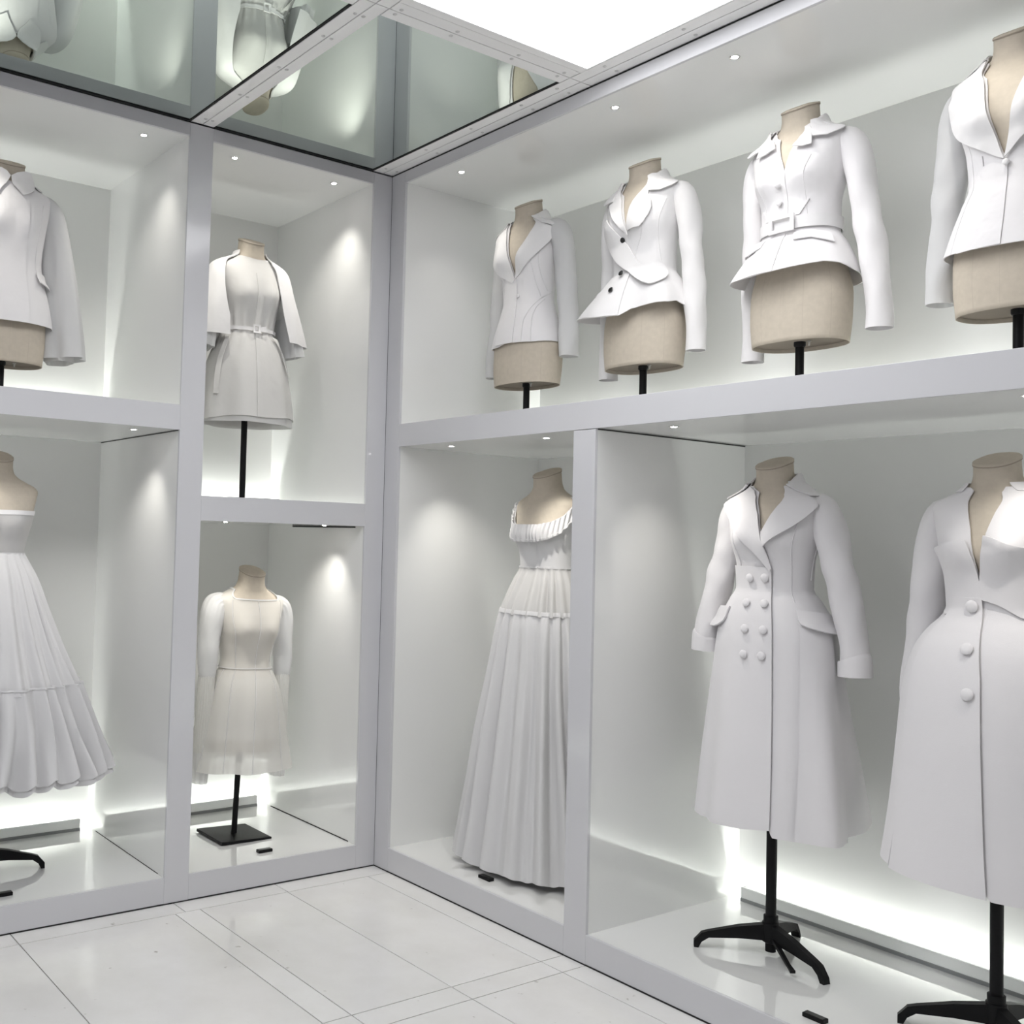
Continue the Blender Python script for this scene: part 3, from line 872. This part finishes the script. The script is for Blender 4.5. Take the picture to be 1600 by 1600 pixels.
for q, pl in enumerate(([(-16, .404), (15, .404), (15, .395), (-16, .395)], [(-16, .359), (15, .359), (15, .350), (-16, .350)], [(-16, .396), (-11, .396), (-11, .358), (-16, .358)], [(10, .396), (15, .396), (15, .358), (10, .358)])):
    pass
def ring_poly(name, t0, t1, z0, z1, w, wt, sec_, par, mat, off):
    fr = []
    n_ = 14
    outer = [(t0, z0), (t1, z0), (t1, z1), (t0, z1)]; inner = [(t0 + wt, z0 + w), (t1 - wt, z0 + w), (t1 - wt, z1 - w), (t0 + wt, z1 - w)]
    V, Fc = [], []
    O_, I_ = densify([(a / 500, b) for a, b in outer], .004), None
    for i in range(4):
        for k in range(n_):
            f_ = k / n_
            for P_ in (outer, inner):
                a, b = P_[i], P_[(i + 1) % 4]
                V.append((a[0] + (b[0] - a[0]) * f_, a[1] + (b[1] - a[1]) * f_))
    V = np.array(V); N_ = len(V) // 2
    for i in range(N_):
        j_ = (i + 1) % N_
        Fc.append((2 * i, 2 * j_, 2 * j_ + 1, 2 * i + 1))
    P = sec_.pt(np.radians(V[:, 0]), V[:, 1], off)
    return mesh_obj(name, P, Fc, mat, par, solid=.006, smooth=False)
bk = ring_poly('buckle', -15.5, 14.5, .350, .404, .011, 5.0, sec, belt, 'crisp', .019)
patch('pocket_flap', [(14.5, .341), (15, .314), (37, .316), (66, .295), (66, .33), (38, .344)], sec, g, 'cotton', off=lambda T_, Z_: .005 + swing3(T_, Z_), lift=.004)
patch('pocket_flap', [(-22, .336), (-22, .312), (-44, .300), (-66, .302), (-66, .335), (-44, .342)], sec, g, 'cotton', off=lambda T_, Z_: .005 + swing3(T_, Z_), lift=.004)
patch('waist_tuck', [(14, .40), (20, .40), (36, .446), (33, .449)], sec, g, 'cotton', off=.006)
patch('waist_tuck', [(-30, .40), (-24, .40), (-36, .44), (-39, .437)], sec, g, 'cotton', off=.006)
for k_ in ([(33, .58), (30, .52), (30, .44), (32, .40)], [(-40, .60), (-34, .52), (-32, .40)]): seam('seam', k_, sec, g, 'cotton', off=.003, r=.0012)
sleeves(g, 'cotton', arm(-1, (-.20, .04, -.025), r0=.043, r1=.041, r2=.034), arm(1, (.252, .02, .022), r0=.044, r1=.042, r2=.036, out=.004), seed=31)

# ---------------------------------------------------------------- shawl-collared jacket at the right edge
dress_form(2.367, YR, ZST, ZU, 0, 'beige dress form wearing the shawl-collared jacket at the right edge', base='plate')
g = garment('shawl_collar_jacket', 2.367, YR, ZU, 0, 'white jacket with a broad shawl collar fastened at the waist', 'jacket')
sec = cloth(.008, [(.12, .192, .145, .135), (.17, .180, .135, .128), (.24, .160, .115, .115), (.31, .134, .097, .095), (.36, .116, .085, .081)], bust=.022)
top = [(-70, .70), (-30, .694), (-12, .64), (-11, .60), (-8, .539), (-4, .47), (.8, .412), (4, .45), (11, .523), (16, .60), (22, .66), (34, .694), (70, .70), (110, .703), (180, .706), (-110, .703)]
shell('body', sec, top, [(-180, .15), (-90, .172), (-65, .172), (-28, .166), (0, .162), (40, .16), (90, .165)], g, 'cotton', off=lambda T_, Z_: .001 + wn(T_, Z_, 41, .0015), n=220, m=80)
shell('front_edge', sec, [(-30, .40), (0, .405), (3, .405)], .163, g, 'cotton', off=lambda T_, Z_: .0045 + wn(T_, Z_, 41, .0015), n=24, m=40, th0=-30, th1=3)
patch('shawl_collar', smooth_poly([(-34, .70), (-14, .655), (-11, .60), (-8.5, .54), (-4, .47), (1, .405), (-21, .446), (-42, .478), (-56, .505), (-68, .56), (-64, .605), (-54, .64), (-66, .675), (-60, .70)], 2, keep=(0, 5)), sec, g, 'crisp', off=.010, lift=.008, edge=[(-21, .446), (-42, .478), (-56, .505), (-68, .56), (-64, .605)])
patch('shawl_collar', smooth_poly([(38, .70), (20, .655), (15, .60), (11, .525), (5, .455), (1, .408), (18, .452), (40, .478), (56, .505), (68, .56), (64, .605), (54, .64), (66, .675), (60, .70)], 2, keep=(0, 5)), sec, g, 'crisp', off=.010, lift=.008, edge=[(18, .452), (40, .478), (56, .505), (68, .56), (64, .605)])
collar_ring(g, 'crisp', 52, rise=.738)
button(sec, 2.5, .394, .009, g, 'crisp', off=.010)
for k_ in ([(-24, .43), (-21, .323), (-12, .24), (-10, .166)], [(-46, .49), (-44, .40), (-44, .3), (-40, .168)], [(28, .43), (26, .32), (26, .165)]): seam('seam', k_, sec, g, 'cotton', off=.003, r=.0014)
sleeves(g, 'voile', arm(-1, (-.218, .02, .062), r0=.044, r1=.043, r2=.036), arm(1, (.218, .02, .062), r0=.044, r1=.043, r2=.036), seed=41)

# ---------------------------------------------------------------- long double-breasted coat
ZC = .91
dress_form(1.64, YR, ZP, ZC, 0, 'beige dress form wearing the double-breasted coat, on a black tripod', pole_r=.0165, legs=(-139, -14, 103))
g = garment('double_breasted_coat', 1.64, YR, ZC, 0, 'long white double-breasted coat with eight covered buttons and hip flaps', 'coat')
sec = cloth(.009, [(-.42, .258, .168, .325), (-.20, .240, .150, .260), (0, .217, .135, .205), (.12, .202, .128, .175), (.22, .189, .122, .155), (.28, .170, .114, .137), (.33, .142, .100, .112), (.37, .119, .086, .084)], bust=.020)
def cf(T_, Z_):
    k_ = np.clip((.2 - Z_) / .55, 0, 1)
    return .001 + wn(T_, Z_, 51, .0014, fz=5) + k_ * (.012 * np.cos(5 * T_ + .6) + .007 * np.cos(9 * T_ + 2))
top = [(-60, .702), (-25, .70), (-5.4, .681), (.4, .62), (4.4, .56), (8, .545), (10, .56), (16, .619), (27, .671), (42, .698), (60, .702), (110, .704), (180, .706), (-110, .704)]
hem = [(-180, -.37), (-90, -.385), (-45, -.392), (0, -.385), (18, -.372), (20, -.392), (60, -.39), (90, -.38)]
shell('body', sec, top, hem, g, 'wool', off=cf, n=280, m=110)
shell('overlap_front', sec, [(-45, .44), (18.6, .437)], [(-45, -.391), (0, -.383), (19, -.37)], g, 'wool', off=lambda T_, Z_: .009 + cf(T_, Z_), n=60, m=70, th0=-44, th1=18.4)
patch('lapel', smooth_poly([(44, .70), (27, .671), (16, .619), (10, .562), (7.5, .548), (12.5, .504), (30.4, .545), (46, .574), (60, .606), (70, .634), (62, .668)], 1, keep=(0, 5, 9, 10)), sec, g, 'wool', off=.010, lift=.008, edge=[(12.5, .504), (30, .545), (46, .574), (60, .606), (70, .634)])
patch('lapel', smooth_poly([(-28, .70), (-6, .681), (0, .62), (4.4, .56), (12, .503), (19, .434), (15.9, .424), (0, .482), (-17, .548), (-36, .60), (-52, .64), (-40, .672)], 1, keep=(0, 5, 10, 11)), sec, g, 'wool', off=.011, lift=.007, edge=[(15.9, .424), (0, .482), (-17, .548), (-36, .6), (-52, .64)])
patch('collar_leaf', [(48, .704), (56, .680), (64, .668), (84, .668), (104, .688), (84, .714)], sec, g, 'wool', off=.013, lift=.004)
patch('collar_leaf', [(-34, .704), (-42, .682), (-52, .665), (-78, .662), (-100, .688), (-76, .714)], sec, g, 'wool', off=.013, lift=.004)
collar_ring(g, 'wool', 62)
for (t_, z_) in ((-7, .402), (10, .404), (-6, .322), (11, .323), (-3, .240), (11, .241), (-2.5, .159), (10, .160)):
    button(sec, t_, z_, .0135, g, 'wool', off=.014 + float(cf(np.radians(t_), z_)), h=.008)
patch('hip_flap', smooth_poly([(47, .308), (72, .304), (97, .295), (98, .236), (76, .244), (54, .258), (47, .268)], 1, keep=(0, 2, 3)), sec, g, 'wool', off=.016, lift=.010, edge=[(97, .237), (76, .244), (54, .258)], solid=.006)
patch('hip_flap', smooth_poly([(-28, .306), (-50, .304), (-72, .300), (-73, .240), (-52, .236), (-36, .238), (-28, .262)], 1, keep=(0, 2, 3)), sec, g, 'wool', off=.016, lift=.010, edge=[(-73, .24), (-52, .236), (-36, .238)], solid=.006)
for k_ in ([(52, .64), (49, .512), (50, .42), (50, .33)], [(-32, .60), (-30, .5), (-30, .40), (-30, .31)], [(95, .60), (95, .48), (92, .40)]): seam('seam', k_, sec, g, 'wool', off=.004, r=.0016)
shell('side_pleat', sec, .27, -.388, g, 'wool', off=lambda T_, Z_: .010 + cf(T_, Z_) + .006 * np.clip((.27 - Z_), 0, 1), n=30, m=50, th0=[(47, .27), (44, .1), (37, -.39)], th1=90)
sl = sleeves(g, 'wool', arm(-1, (-.238, -.03, .165), r0=.046, r1=.046, r2=.039), arm(1, (.262, .02, .135), r0=.047, r1=.048, r2=.040), seed=51)
for s_, (cx_, cy_, cz_) in zip(sl, ((-.238, -.03, .145), (.262, .02, .113))):
    sx_ = 1 if cx_ > 0 else -1
    tube('cuff', [(cx_ - sx_ * .002, cy_, cz_ + .055, .0445, .0475), (cx_, cy_, cz_ + .05, .0455, .0485), (cx_ + sx_ * .002, cy_, cz_, .0465, .0495)], s_, 'wool', m=14, n=32, solid=.005)

# ---------------------------------------------------------------- three-button coat at the right edge
ZC2 = .89
dress_form(2.32, YR, ZP, ZC2, 0, 'beige dress form wearing the three-button coat, on a black tripod', pole_r=.0165, legs=(-152, -32, 88))
g = garment('three_button_coat', 2.32, YR, ZC2, 0, 'long white rounded-hip coat with three large covered buttons', 'coat')
sec = cloth(.009, [(-.40, .297, .215, .28), (-.2, .270, .195, .26), (0, .249, .180, .235), (.12, .238, .168, .215), (.2, .224, .156, .19), (.26, .202, .140, .165), (.31, .168, .115, .132), (.345, .135, .094, .10), (.375, .119, .086, .085)], bust=.022)
def cf2(T_, Z_):
    k_ = np.clip((.2 - Z_) / .55, 0, 1)
    return .001 + wn(T_, Z_, 61, .0013, fz=5) + k_ * (.006 * np.cos(4 * T_ + .3))
top = [(-70, .702), (-30, .70), (-19, .692), (-12.6, .655), (-6.5, .581), (-3, .486), (-1, .445), (2, .52), (4.2, .575), (9, .64), (16, .685), (28, .70), (70, .702), (110, .704), (180, .706), (-110, .704)]
shell('body', sec, top, [(-180, -.35), (-60, -.352), (-12, -.356), (10, -.345), (12, -.36), (60, -.36)], g, 'wool', off=cf2, n=260, m=110)
shell('overlap_front', sec, .40, -.356, g, 'wool', off=lambda T_, Z_: .009 + cf2(T_, Z_), n=60, m=70, th0=-40, th1=[(0, .40), (.5, .376), (5, .194), (7.2, -.031), (9.1, -.236), (10.7, -.36)])
patch('bodice_panel', smooth_poly([(-70, .530), (-50, .535), (-30, .544), (-8, .557), (-5, .52), (-3, .486), (-1, .442), (0, .392), (-17, .383), (-45, .345), (-60, .36), (-68, .44)], 1, keep=(0, 3, 6, 7)), sec, g, 'wool', off=.007, lift=.006, edge=[(-70, .53), (-30, .544), (-8, .557)])
patch('bodice_panel', smooth_poly([(4.2, .568), (12, .562), (25, .545), (40, .537), (70, .532), (68, .44), (60, .36), (45, .345), (17, .383), (0, .395), (-1, .442), (1, .50)], 1, keep=(0, 4, 9, 10)), sec, g, 'wool', off=.008, lift=.012, edge=[(4.2, .568), (12, .562), (25, .545), (40, .537), (70, .532)])
shell('neck_facing', sec, [(40, .712), (180, .722), (-40, .712)], .69, g, 'wool', off=.006, n=80, m=10, th0=40, th1=320)
for (t_, z_) in ((-7, .377), (-1.5, .265), (.5, .149)): button(sec, t_, z_, .0165, g, 'wool', off=.013 + float(cf2(np.radians(t_), z_)), h=.010)
for k_ in ([(-42, -.352), (-40, -.1), (-38, .1), (-36, .24)], [(-45, .345), (-17, .383), (-6, .387)]): seam('seam', k_, sec, g, 'wool', off=.004, r=.0015)
sleeves(g, 'wool', arm(-1, (-.236, .03, .052), r0=.047, r1=.049, r2=.040), arm(1, (.236, .03, .052), r0=.047, r1=.049, r2=.040), seed=61)

# ---------------------------------------------------------------- long gathered gown
ZG = .915
dress_form(.60, YR, ZP, ZG, 0, 'beige dress form wearing the long gathered gown', seams=False)
g = garment('gathered_gown', .60, YR, ZG, 0, 'floor-length white gown with ruffled neckline and gathered tiers', 'dress')
sec = cloth(.006, [(-.80, .345, .285, .305), (-.5, .290, .245, .26), (-.2, .240, .205, .215), (0, .212, .180, .185), (.15, .196, .164, .165), (.215, .184, .150, .15), (.27, .165, .130, .13), (.34, .138, .103, .100), (.39, .117, .085, .08)], bust=.022)
inn = sym([(0, .563), (20, .563), (40, .575), (60, .60), (75, .64), (88, .676), (110, .68), (140, .672), (180, .66)])
shell('bodice', sec, inn, .388, g, 'muslin', off=lambda T_, Z_: .002 + wn(T_, Z_, 71, .0012), n=200, m=50)
rf = shell('neckline_ruffle', sec, inn, [(t_, z_ - (.066 if abs(t_) < 78 else .04)) for (t_, z_) in inn], g, 'muslin', off=lambda T_, Z_: .012 + .0035 * gathers(T_, 46, 5) + .006 * np.clip((.60 - Z_) / .1, 0, 1), n=420, m=14, top_bias=1.0)
shell('ruffle_edge', sec, [(t_, z_ - (.060 if abs(t_) < 78 else .034)) for (t_, z_) in inn], [(t_, z_ - (.070 if abs(t_) < 78 else .044)) for (t_, z_) in inn], rf, 'muslin', off=lambda T_, Z_: .0215 + .0035 * gathers(T_, 46, 5), n=420, m=6, top_bias=1.0)
def tier1(T_, Z_):
    k_ = np.clip((.392 - Z_) / .12, 0, 1)
    return .004 + (.0015 + .006 * k_) * gathers(T_, 22, 7)
shell('upper_tier', sec, .392, .198, g, 'gauze', off=tier1, n=360, m=26, top_bias=1)
def tier2(T_, Z_):
    k_ = np.clip((.215 - Z_) / .5, 0, 1)
    return .006 + (.0025 + .022 * k_ ** .75) * gathers(T_ + .02 * np.sin(4 * Z_ + 1), 20, 9, .8) + .003 * np.clip(1 - (.215 - Z_) / .15, 0, 1) * gathers(T_, 44, 10) + .005 * k_ * gathers(T_ + .01 * np.sin(7 * Z_), 37, 12)
sk = shell('gathered_skirt', sec, lambda T_: .213 + .0 * T_, lambda T_: -.788 + .008 * gathers(T_, 20, 9), g, 'muslin', off=tier2, n=520, m=90, top_bias=1)
shell('tier_heading', sec, .219, .203, sk, 'muslin', off=lambda T_, Z_: .0085 + tier2(T_, Z_) * .35 + .0014 * gathers(T_, 44, 10), n=420, m=5, top_bias=1)
shell('waist_seam', sec, .395, .388, g, 'muslin', off=lambda T_, Z_: .006 + .0008 * gathers(T_, 40, 3), n=240, m=4, top_bias=1)

# ---------------------------------------------------------------- caped shirt dress
YN = -.493
ZN1 = 1.92
dress_form(XL, YN, ZNT, ZN1, R90, 'beige dress form wearing the caped shirt dress', base='plate')
g = garment('caped_shirt_dress', XL, YN, ZN1, R90, 'white belted shirt dress with a cape collar falling into wide sleeves', 'dress')
sec = cloth(.008, [(-.04, .212, .160, .165), (.05, .203, .150, .155), (.15, .190, .138, .142), (.25, .167, .120, .122), (.33, .135, .099, .096), (.375, .113, .083, .078)], bust=.021)
def n1f(T_, Z_):
    k_ = np.clip((.37 - Z_) / .35, 0, 1); kw = np.exp(-((Z_ - .378) / .07) ** 2)
    return .002 + wn(T_, Z_, 81, .0015) + k_ * (.010 * np.cos(4 * T_ + .5) + .008 * np.cos(7 * T_ + 2.2)) + kw * .004 * np.cos(16 * T_ + .6) + .004 * np.exp(-((Z_ - .45) / .05) ** 2) * np.clip(np.cos(T_), 0, 1)
shell('dress_body', sec, sym([(0, .688), (30, .694), (60, .70), (100, .704), (180, .706)]), [(-180, -.03), (-75, -.026), (-40, -.010), (0, -.012), (60, .004), (110, -.02)], g, 'lawn', off=n1f, n=280, m=100)
shell('lining_hem', sec, .06, -.035, g, 'gauze', off=lambda T_, Z_: -.008 + n1f(T_, Z_), n=200, m=20)
shell('button_placket', sec, .62, -.012, g, 'lawn', off=lambda T_, Z_: .004 + n1f(T_, Z_), n=10, m=80, th0=[(-4, .62), (-4, .38), (-5.5, -.02)], th1=[(3.5, .62), (4.5, .38), (1.5, -.02)])
bl = shell('belt', sec, .384, .368, g, 'crisp', off=lambda T_, Z_: .010 + n1f(T_, Z_) * .4, n=140, m=6, solid=.003)
ring_poly('belt_buckle', -8.5, 2.0, .356, .394, .007, 2.6, sec, bl, 'crisp', .022)
patch('belt_tab', [(1, .384), (12, .391), (11.5, .365), (1, .366)], sec, bl, 'crisp', off=.022, solid=.003)
patch('pocket_fold', [(30, .352), (46, .29), (58, .20), (62, .19), (60, .25), (44, .345)], sec, g, 'lawn', off=lambda T_, Z_: .008 + n1f(T_, Z_), lift=.004)
patch('pocket_fold', [(-54, .335), (-62, .335), (-66, .20), (-64, .08), (-57, .08), (-57, .22)], sec, g, 'lawn', off=lambda T_, Z_: .010 + n1f(T_, Z_), lift=.004)
csec = Sec([(.26, .300, .138, .19, .01), (.34, .286, .136, .185, .01), (.42, .264, .130, .178, .01), (.50, .238, .122, .165, .008), (.56, .218, .114, .150, .006), (.61, .203, .106, .132, .003), (.645, .188, .096, .115, 0), (.665, .172, .086, .100, 0), (.68, .146, .078, .086, 0), (.695, .108, .072, .077, 0), (.712, .078, .066, .070, 0), (.73, .070, .062, .066, 0)], bust=0.012)
shell('cape', csec, .728, .335, g, 'crisp', off=lambda T_, Z_: wn(T_, Z_, 85, .002) + np.clip((.6 - Z_) / .3, 0, 1) * .008 * np.cos(9 * T_ + 1), n=160, m=60,
      th0=[(54, .73), (36, .70), (23, .673), (23, .606), (24, .487), (27, .336)], th1=[(360 - 66, .73), (360 - 56, .69), (360 - 51, .66), (360 - 42, .55), (360 - 29, .42), (360 - 26, .335)], solid=.004)
for sx_ in (-1, 1):
    tube('cape_sleeve', [(sx_ * .190, .012, .46, .040, .075), (sx_ * .206, .012, .39, .044, .085), (sx_ * .218, .012, .32, .046, .090), (sx_ * .224, .012, .285, .046, .092)], g, 'voile', n=48, m=40,
         wr=lambda U, V: .006 * V * np.cos(6 * U + 1) + .003 * V * np.cos(11 * U))

# ---------------------------------------------------------------- sheer organza dress
YN2, ZN2, TILT2 = -.482, .47, math.radians(2.2)
dress_form(XL + .004, YN2, ZP, ZN2, R90, 'beige dress form under the sheer dress, on a square black plate', base='plate', pole_r=.0125, tilt=TILT2, seams=False)
off2 = (ZN2 - ZP) * math.sin(TILT2)
g = garment('organza_dress', XL + .004, YN2 + off2, ZN2, R90, 'short sheer cream dress with puffed sleeves and a square neckline', 'dress', tilt=TILT2)
sec = cloth(.007, [(-.09, .222, .168, .172), (0, .206, .155, .158), (.1, .190, .142, .144), (.2, .172, .128, .128), (.28, .152, .110, .108), (.33, .128, .093, .089), (.36, .112, .083, .077)], bust=.020)
sec_b = cloth(.007, bust=.020)
shell('bodice', sec_b, sym([(0, .652), (35, .655), (48, .67), (70, .692), (95, .698), (180, .69)]), .357, g, 'organza', off=lambda T_, Z_: .002 + wn(T_, Z_, 91, .0012), n=200, m=60, solid=.0)
def n2f(T_, Z_):
    k_ = np.clip((.36 - Z_) / .4, 0, 1)
    return .003 + k_ * (.012 * np.cos(6 * T_ + .4) + .006 * np.cos(10 * T_ + 1.5)) + wn(T_, Z_, 92, .001)
sk = shell('skirt', sec, .36, -.072, g, 'organza', off=n2f, n=240, m=60, solid=0, top_bias=1)
shell('underskirt', sec, .35, .06, g, 'organza', off=lambda T_, Z_: n2f(T_, Z_) - .014, n=200, m=30, solid=0, top_bias=1)
shell('hem_band', sec, -.025, -.073, sk, 'organza', off=lambda T_, Z_: n2f(T_, Z_) + .0015, n=240, m=8, solid=0, top_bias=1)
for k_ in ([(0, .652), (1, .517), (1, .362)], [(-40, .655), (-47, .56), (-46, .517), (-44, .442), (-41, .362)], [(44, .655), (50, .517), (46, .442), (42, .362)]): seam('bodice_seam', k_, sec_b, g, 'voile', off=.0035, r=.0014)
for k_ in ([(1, .355), (-3, .136), (-5.5, -.072)], [(-42, .353), (-40, .228), (-38, -.07)], [(42, .353), (40, .228), (37, -.07)], [(-75, .353), (-74, .1), (-72, -.07)], [(72, .353), (70, .1), (68, -.07)]): seam('skirt_seam', k_, sec, g, 'voile', off=lambda T_, Z_: .001 + n2f(T_, Z_), r=.0014)
shell('waist_seam', sec_b, .360, .356, g, 'voile', off=.004, n=120, m=4, top_bias=1)
shell('neck_binding', sec_b, sym([(0, .655), (35, .658), (48, .673), (70, .695), (95, .701), (180, .693)]), sym([(0, .650), (35, .653), (48, .668), (70, .690), (95, .696), (180, .688)]), g, 'voile', off=.004, n=200, m=4, top_bias=1)
patch('inner_tab', [(-19, .02), (-14.5, .02), (-14.5, -.038), (-19, -.038)], sec, g, 'joint', off=-.012)
for sx_, cuff in ((-1, (-.192, -.02)), (1, (.200, .02))):
    x_, y_ = cuff
    tube('puffed_sleeve', [(sx_ * .10, .012, .630, .022, .034), (sx_ * .130, .012, .640, .034, .050), (sx_ * .156, .012, .626, .046, .060), (sx_ * .176, y_ * .4 + .008, .575, .050, .062), (sx_ * .186, y_ * .6 + .006, .49, .047, .056), (x_, y_, .40, .042, .048), (x_, y_, .335, .036, .042), (x_, y_, .318, .033, .038)], g, 'voile', n=64, m=60,
         wr=lambda U, V: .0032 * np.cos(15 * U) * np.exp(-(V / .22) ** 2) * np.clip(V * 12, 0, 1) + .0012 * np.sin(3 * U + 9 * V), solid=0)
    lw = tube('gathered_lower_sleeve', [(x_, y_, .325, .034, .039), (x_ * 1.005, y_, .22, .0345, .039), (x_ * 1.01, y_, .10, .034, .038), (x_ * 1.015, y_, .0, .033, .037)], g, 'organza', n=80, m=40, wr=lambda U, V: .0014 * np.cos(22 * U + 2 * np.sin(6 * V)), solid=0)
    tube('wrist_frill', [(x_ * 1.015, y_, .002, .033, .037), (x_ * 1.02, y_, -.06, .037, .042), (x_ * 1.03, y_, -.125, .033, .043)], lw, 'gauze', n=80, m=20, wr=lambda U, V: .003 * V * np.cos(9 * U), solid=0)

# ---------------------------------------------------------------- collared jacket with bell sleeves at the left edge
ZL1 = 2.03
YL = -1.553
dress_form(XL, YL, ZST, ZL1, R90, 'beige dress form wearing the collared bell-sleeved jacket', base='plate')
g = garment('bell_sleeve_jacket', XL, YL, ZL1, R90, 'white shirt-collared jacket with wide bell sleeves, at the left edge', 'jacket')
sec = cloth(.012, [(.08, .182, .148, .15), (.15, .178, .142, .145), (.25, .163, .126, .128), (.33, .142, .112, .110), (.40, .133, .105, .100)], zcut=.45, bust=.020)
def l1f(T_, Z_): return .002 + wn(T_, Z_, 95, .002) + np.clip((.4 - Z_) / .3, 0, 1) * .004 * np.cos(5 * T_)
shell('body', sec, sym([(0, .69), (40, .70), (110, .704), (180, .706)]), sym([(0, .145), (60, .148), (180, .13)]), g, 'cotton', off=l1f, n=200, m=80)
shell('front_panel', sec, sym([(0, .688), (20, .69)]), .145, g, 'cotton', off=lambda T_, Z_: .005 + l1f(T_, Z_), n=60, m=60, th0=-75, th1=15.5)
patch('collar_leaf', [(-6, .706), (3, .722), (18, .732), (44, .734), (50, .710), (28, .678), (6, .634), (-1, .672)], sec, g, 'crisp', off=.016, lift=.006)
patch('collar_leaf', [(-7, .706), (-16, .722), (-30, .732), (-56, .734), (-62, .710), (-40, .678), (-15, .634), (-9, .672)], sec, g, 'crisp', off=.016, lift=.006)
collar_ring(g, 'crisp', 46, rise=.735)
patch('pocket_flap', [(36, .355), (54, .352), (72, .348), (72, .300), (54, .303), (35, .312)], sec, g, 'cotton', off=lambda T_, Z_: .008 + l1f(T_, Z_), lift=.012, edge=[(72, .3), (54, .303), (35, .312)])
seam('seam', [(40, .62), (38, .50), (38, .36)], sec, g, 'cotton', off=.004, r=.0015)
for sx_ in (-1, 1):
    tube('bell_sleeve', [(sx_ * .10, .012, .640, .030, .045), (sx_ * .135, .012, .642, .040, .060), (sx_ * .168, .012, .61, .050, .072), (sx_ * .190, .012, .52, .056, .080), (sx_ * .210, .010, .38, .064, .090), (sx_ * .228, .006, .22, .072, .100), (sx_ * .240, .004, .09, .077, .106), (sx_ * .243, .004, .045, .078, .108)], g, 'voile', n=72, m=60,
         wr=lambda U, V: V ** 1.2 * (.012 * np.cos(4 * U + .8) + .006 * np.cos(7 * U + 2)))
    tube('sleeve_lining', [(sx_ * .222, .006, .16, .045, .075), (sx_ * .226, .004, .06, .048, .078), (sx_ * .226, .004, .03, .048, .078)], g, 'gauze', n=60, m=20, wr=lambda U, V: .004 * np.cos(5 * U))

# ---------------------------------------------------------------- strapless ruffled dress at the left edge
ZL2 = .90
dress_form(XL, YL, ZP, ZL2, R90, 'beige dress form wearing the strapless ruffled dress', pole_r=.0165, legs=(82, 202, 322), seams=False)
g = garment('strapless_ruffled_dress', XL, YL, ZL2, R90, 'strapless white dress with a full pleated skirt and ruffled hem', 'dress')
secb = cloth(.003, bust=.020)
shell('bodice', secb, .562, .398, g, 'gauze', off=.001, n=160, m=40, top_bias=1)
shell('top_band', secb, .572, .555, g, 'crisp', off=.003, n=160, m=5, top_bias=1)
sec = Sec([(-.46, .475, .335, .36, 0), (-.42, .462, .328, .355, 0), (-.30, .405, .300, .335, 0), (-.09, .315, .255, .29, 0), (.05, .255, .212, .24, 0), (.2, .200, .168, .175, 0), (.32, .158, .128, .126, 0), (.38, .128, .098, .094, 0), (.408, .114, .084, .078, 0)], bust=0)
def l2f(T_, Z_):
    k_ = np.clip((.41 - Z_) / .55, 0, 1)
    return (.002 + .019 * k_) * gathers(T_ + .02 * np.sin(7 * Z_), 22, 21, .75) + .007 * k_ * gathers(T_, 47, 22)
sk = shell('pleated_skirt', sec, .408, -.10, g, 'muslin', off=l2f, n=480, m=60, top_bias=1)
def l2r(T_, Z_):
    k_ = np.clip((-.085 - Z_) / .33, 0, 1)
    return .006 + l2f(T_, np.full_like(Z_, -.09)) * (1 - .3 * k_) + (.006 + .022 * k_) * gathers(T_ + .03 * np.sin(9 * Z_), 37, 23, .7)
for nm, dz_, ds_ in (('ruffle', 0, 0), ('under_ruffle', -.022, -.014)):
    rr = shell(nm, sec, -.078, lambda T_, dz_=dz_: -.412 + dz_ + .012 * gathers(T_, 37, 23), sk, 'muslin', off=lambda T_, Z_, ds_=ds_: ds_ + l2r(T_, Z_), n=620, m=50, top_bias=1)
shell('ruffle_heading', sec, -.076, -.083, sk, 'muslin', off=lambda T_, Z_: .004 + l2r(T_, Z_), n=480, m=4, top_bias=1)
shell('waistband', secb, .412, .398, g, 'muslin', off=.006, n=160, m=5, top_bias=1)

# ---------------------------------------------------------------- exhibit number tags
def exhibit_tag(x, y, rz, label):
    e = empty('exhibit_tag', (x, y, ZP), rz, label, 'label tag', 'black number tags on the case floors')
    box('tag_block', -.032, .032, -.013, .013, 0.0, .012, 'black', e, bevel=.0015)
    box('tag_plate', -.028, .028, -.010, .010, .012, .0128, 'blackbtn', e)
exhibit_tag(-.106, -.482, R90, 'small black tag lying in front of the sheer dress')
exhibit_tag(.615, .092, 0, 'small black tag lying in front of the long gown')
exhibit_tag(1.985, .095, 0, 'small black tag lying between the two long coats')
exhibit_tag(-.105, -1.545, R90, 'small black tag lying in front of the ruffled dress')
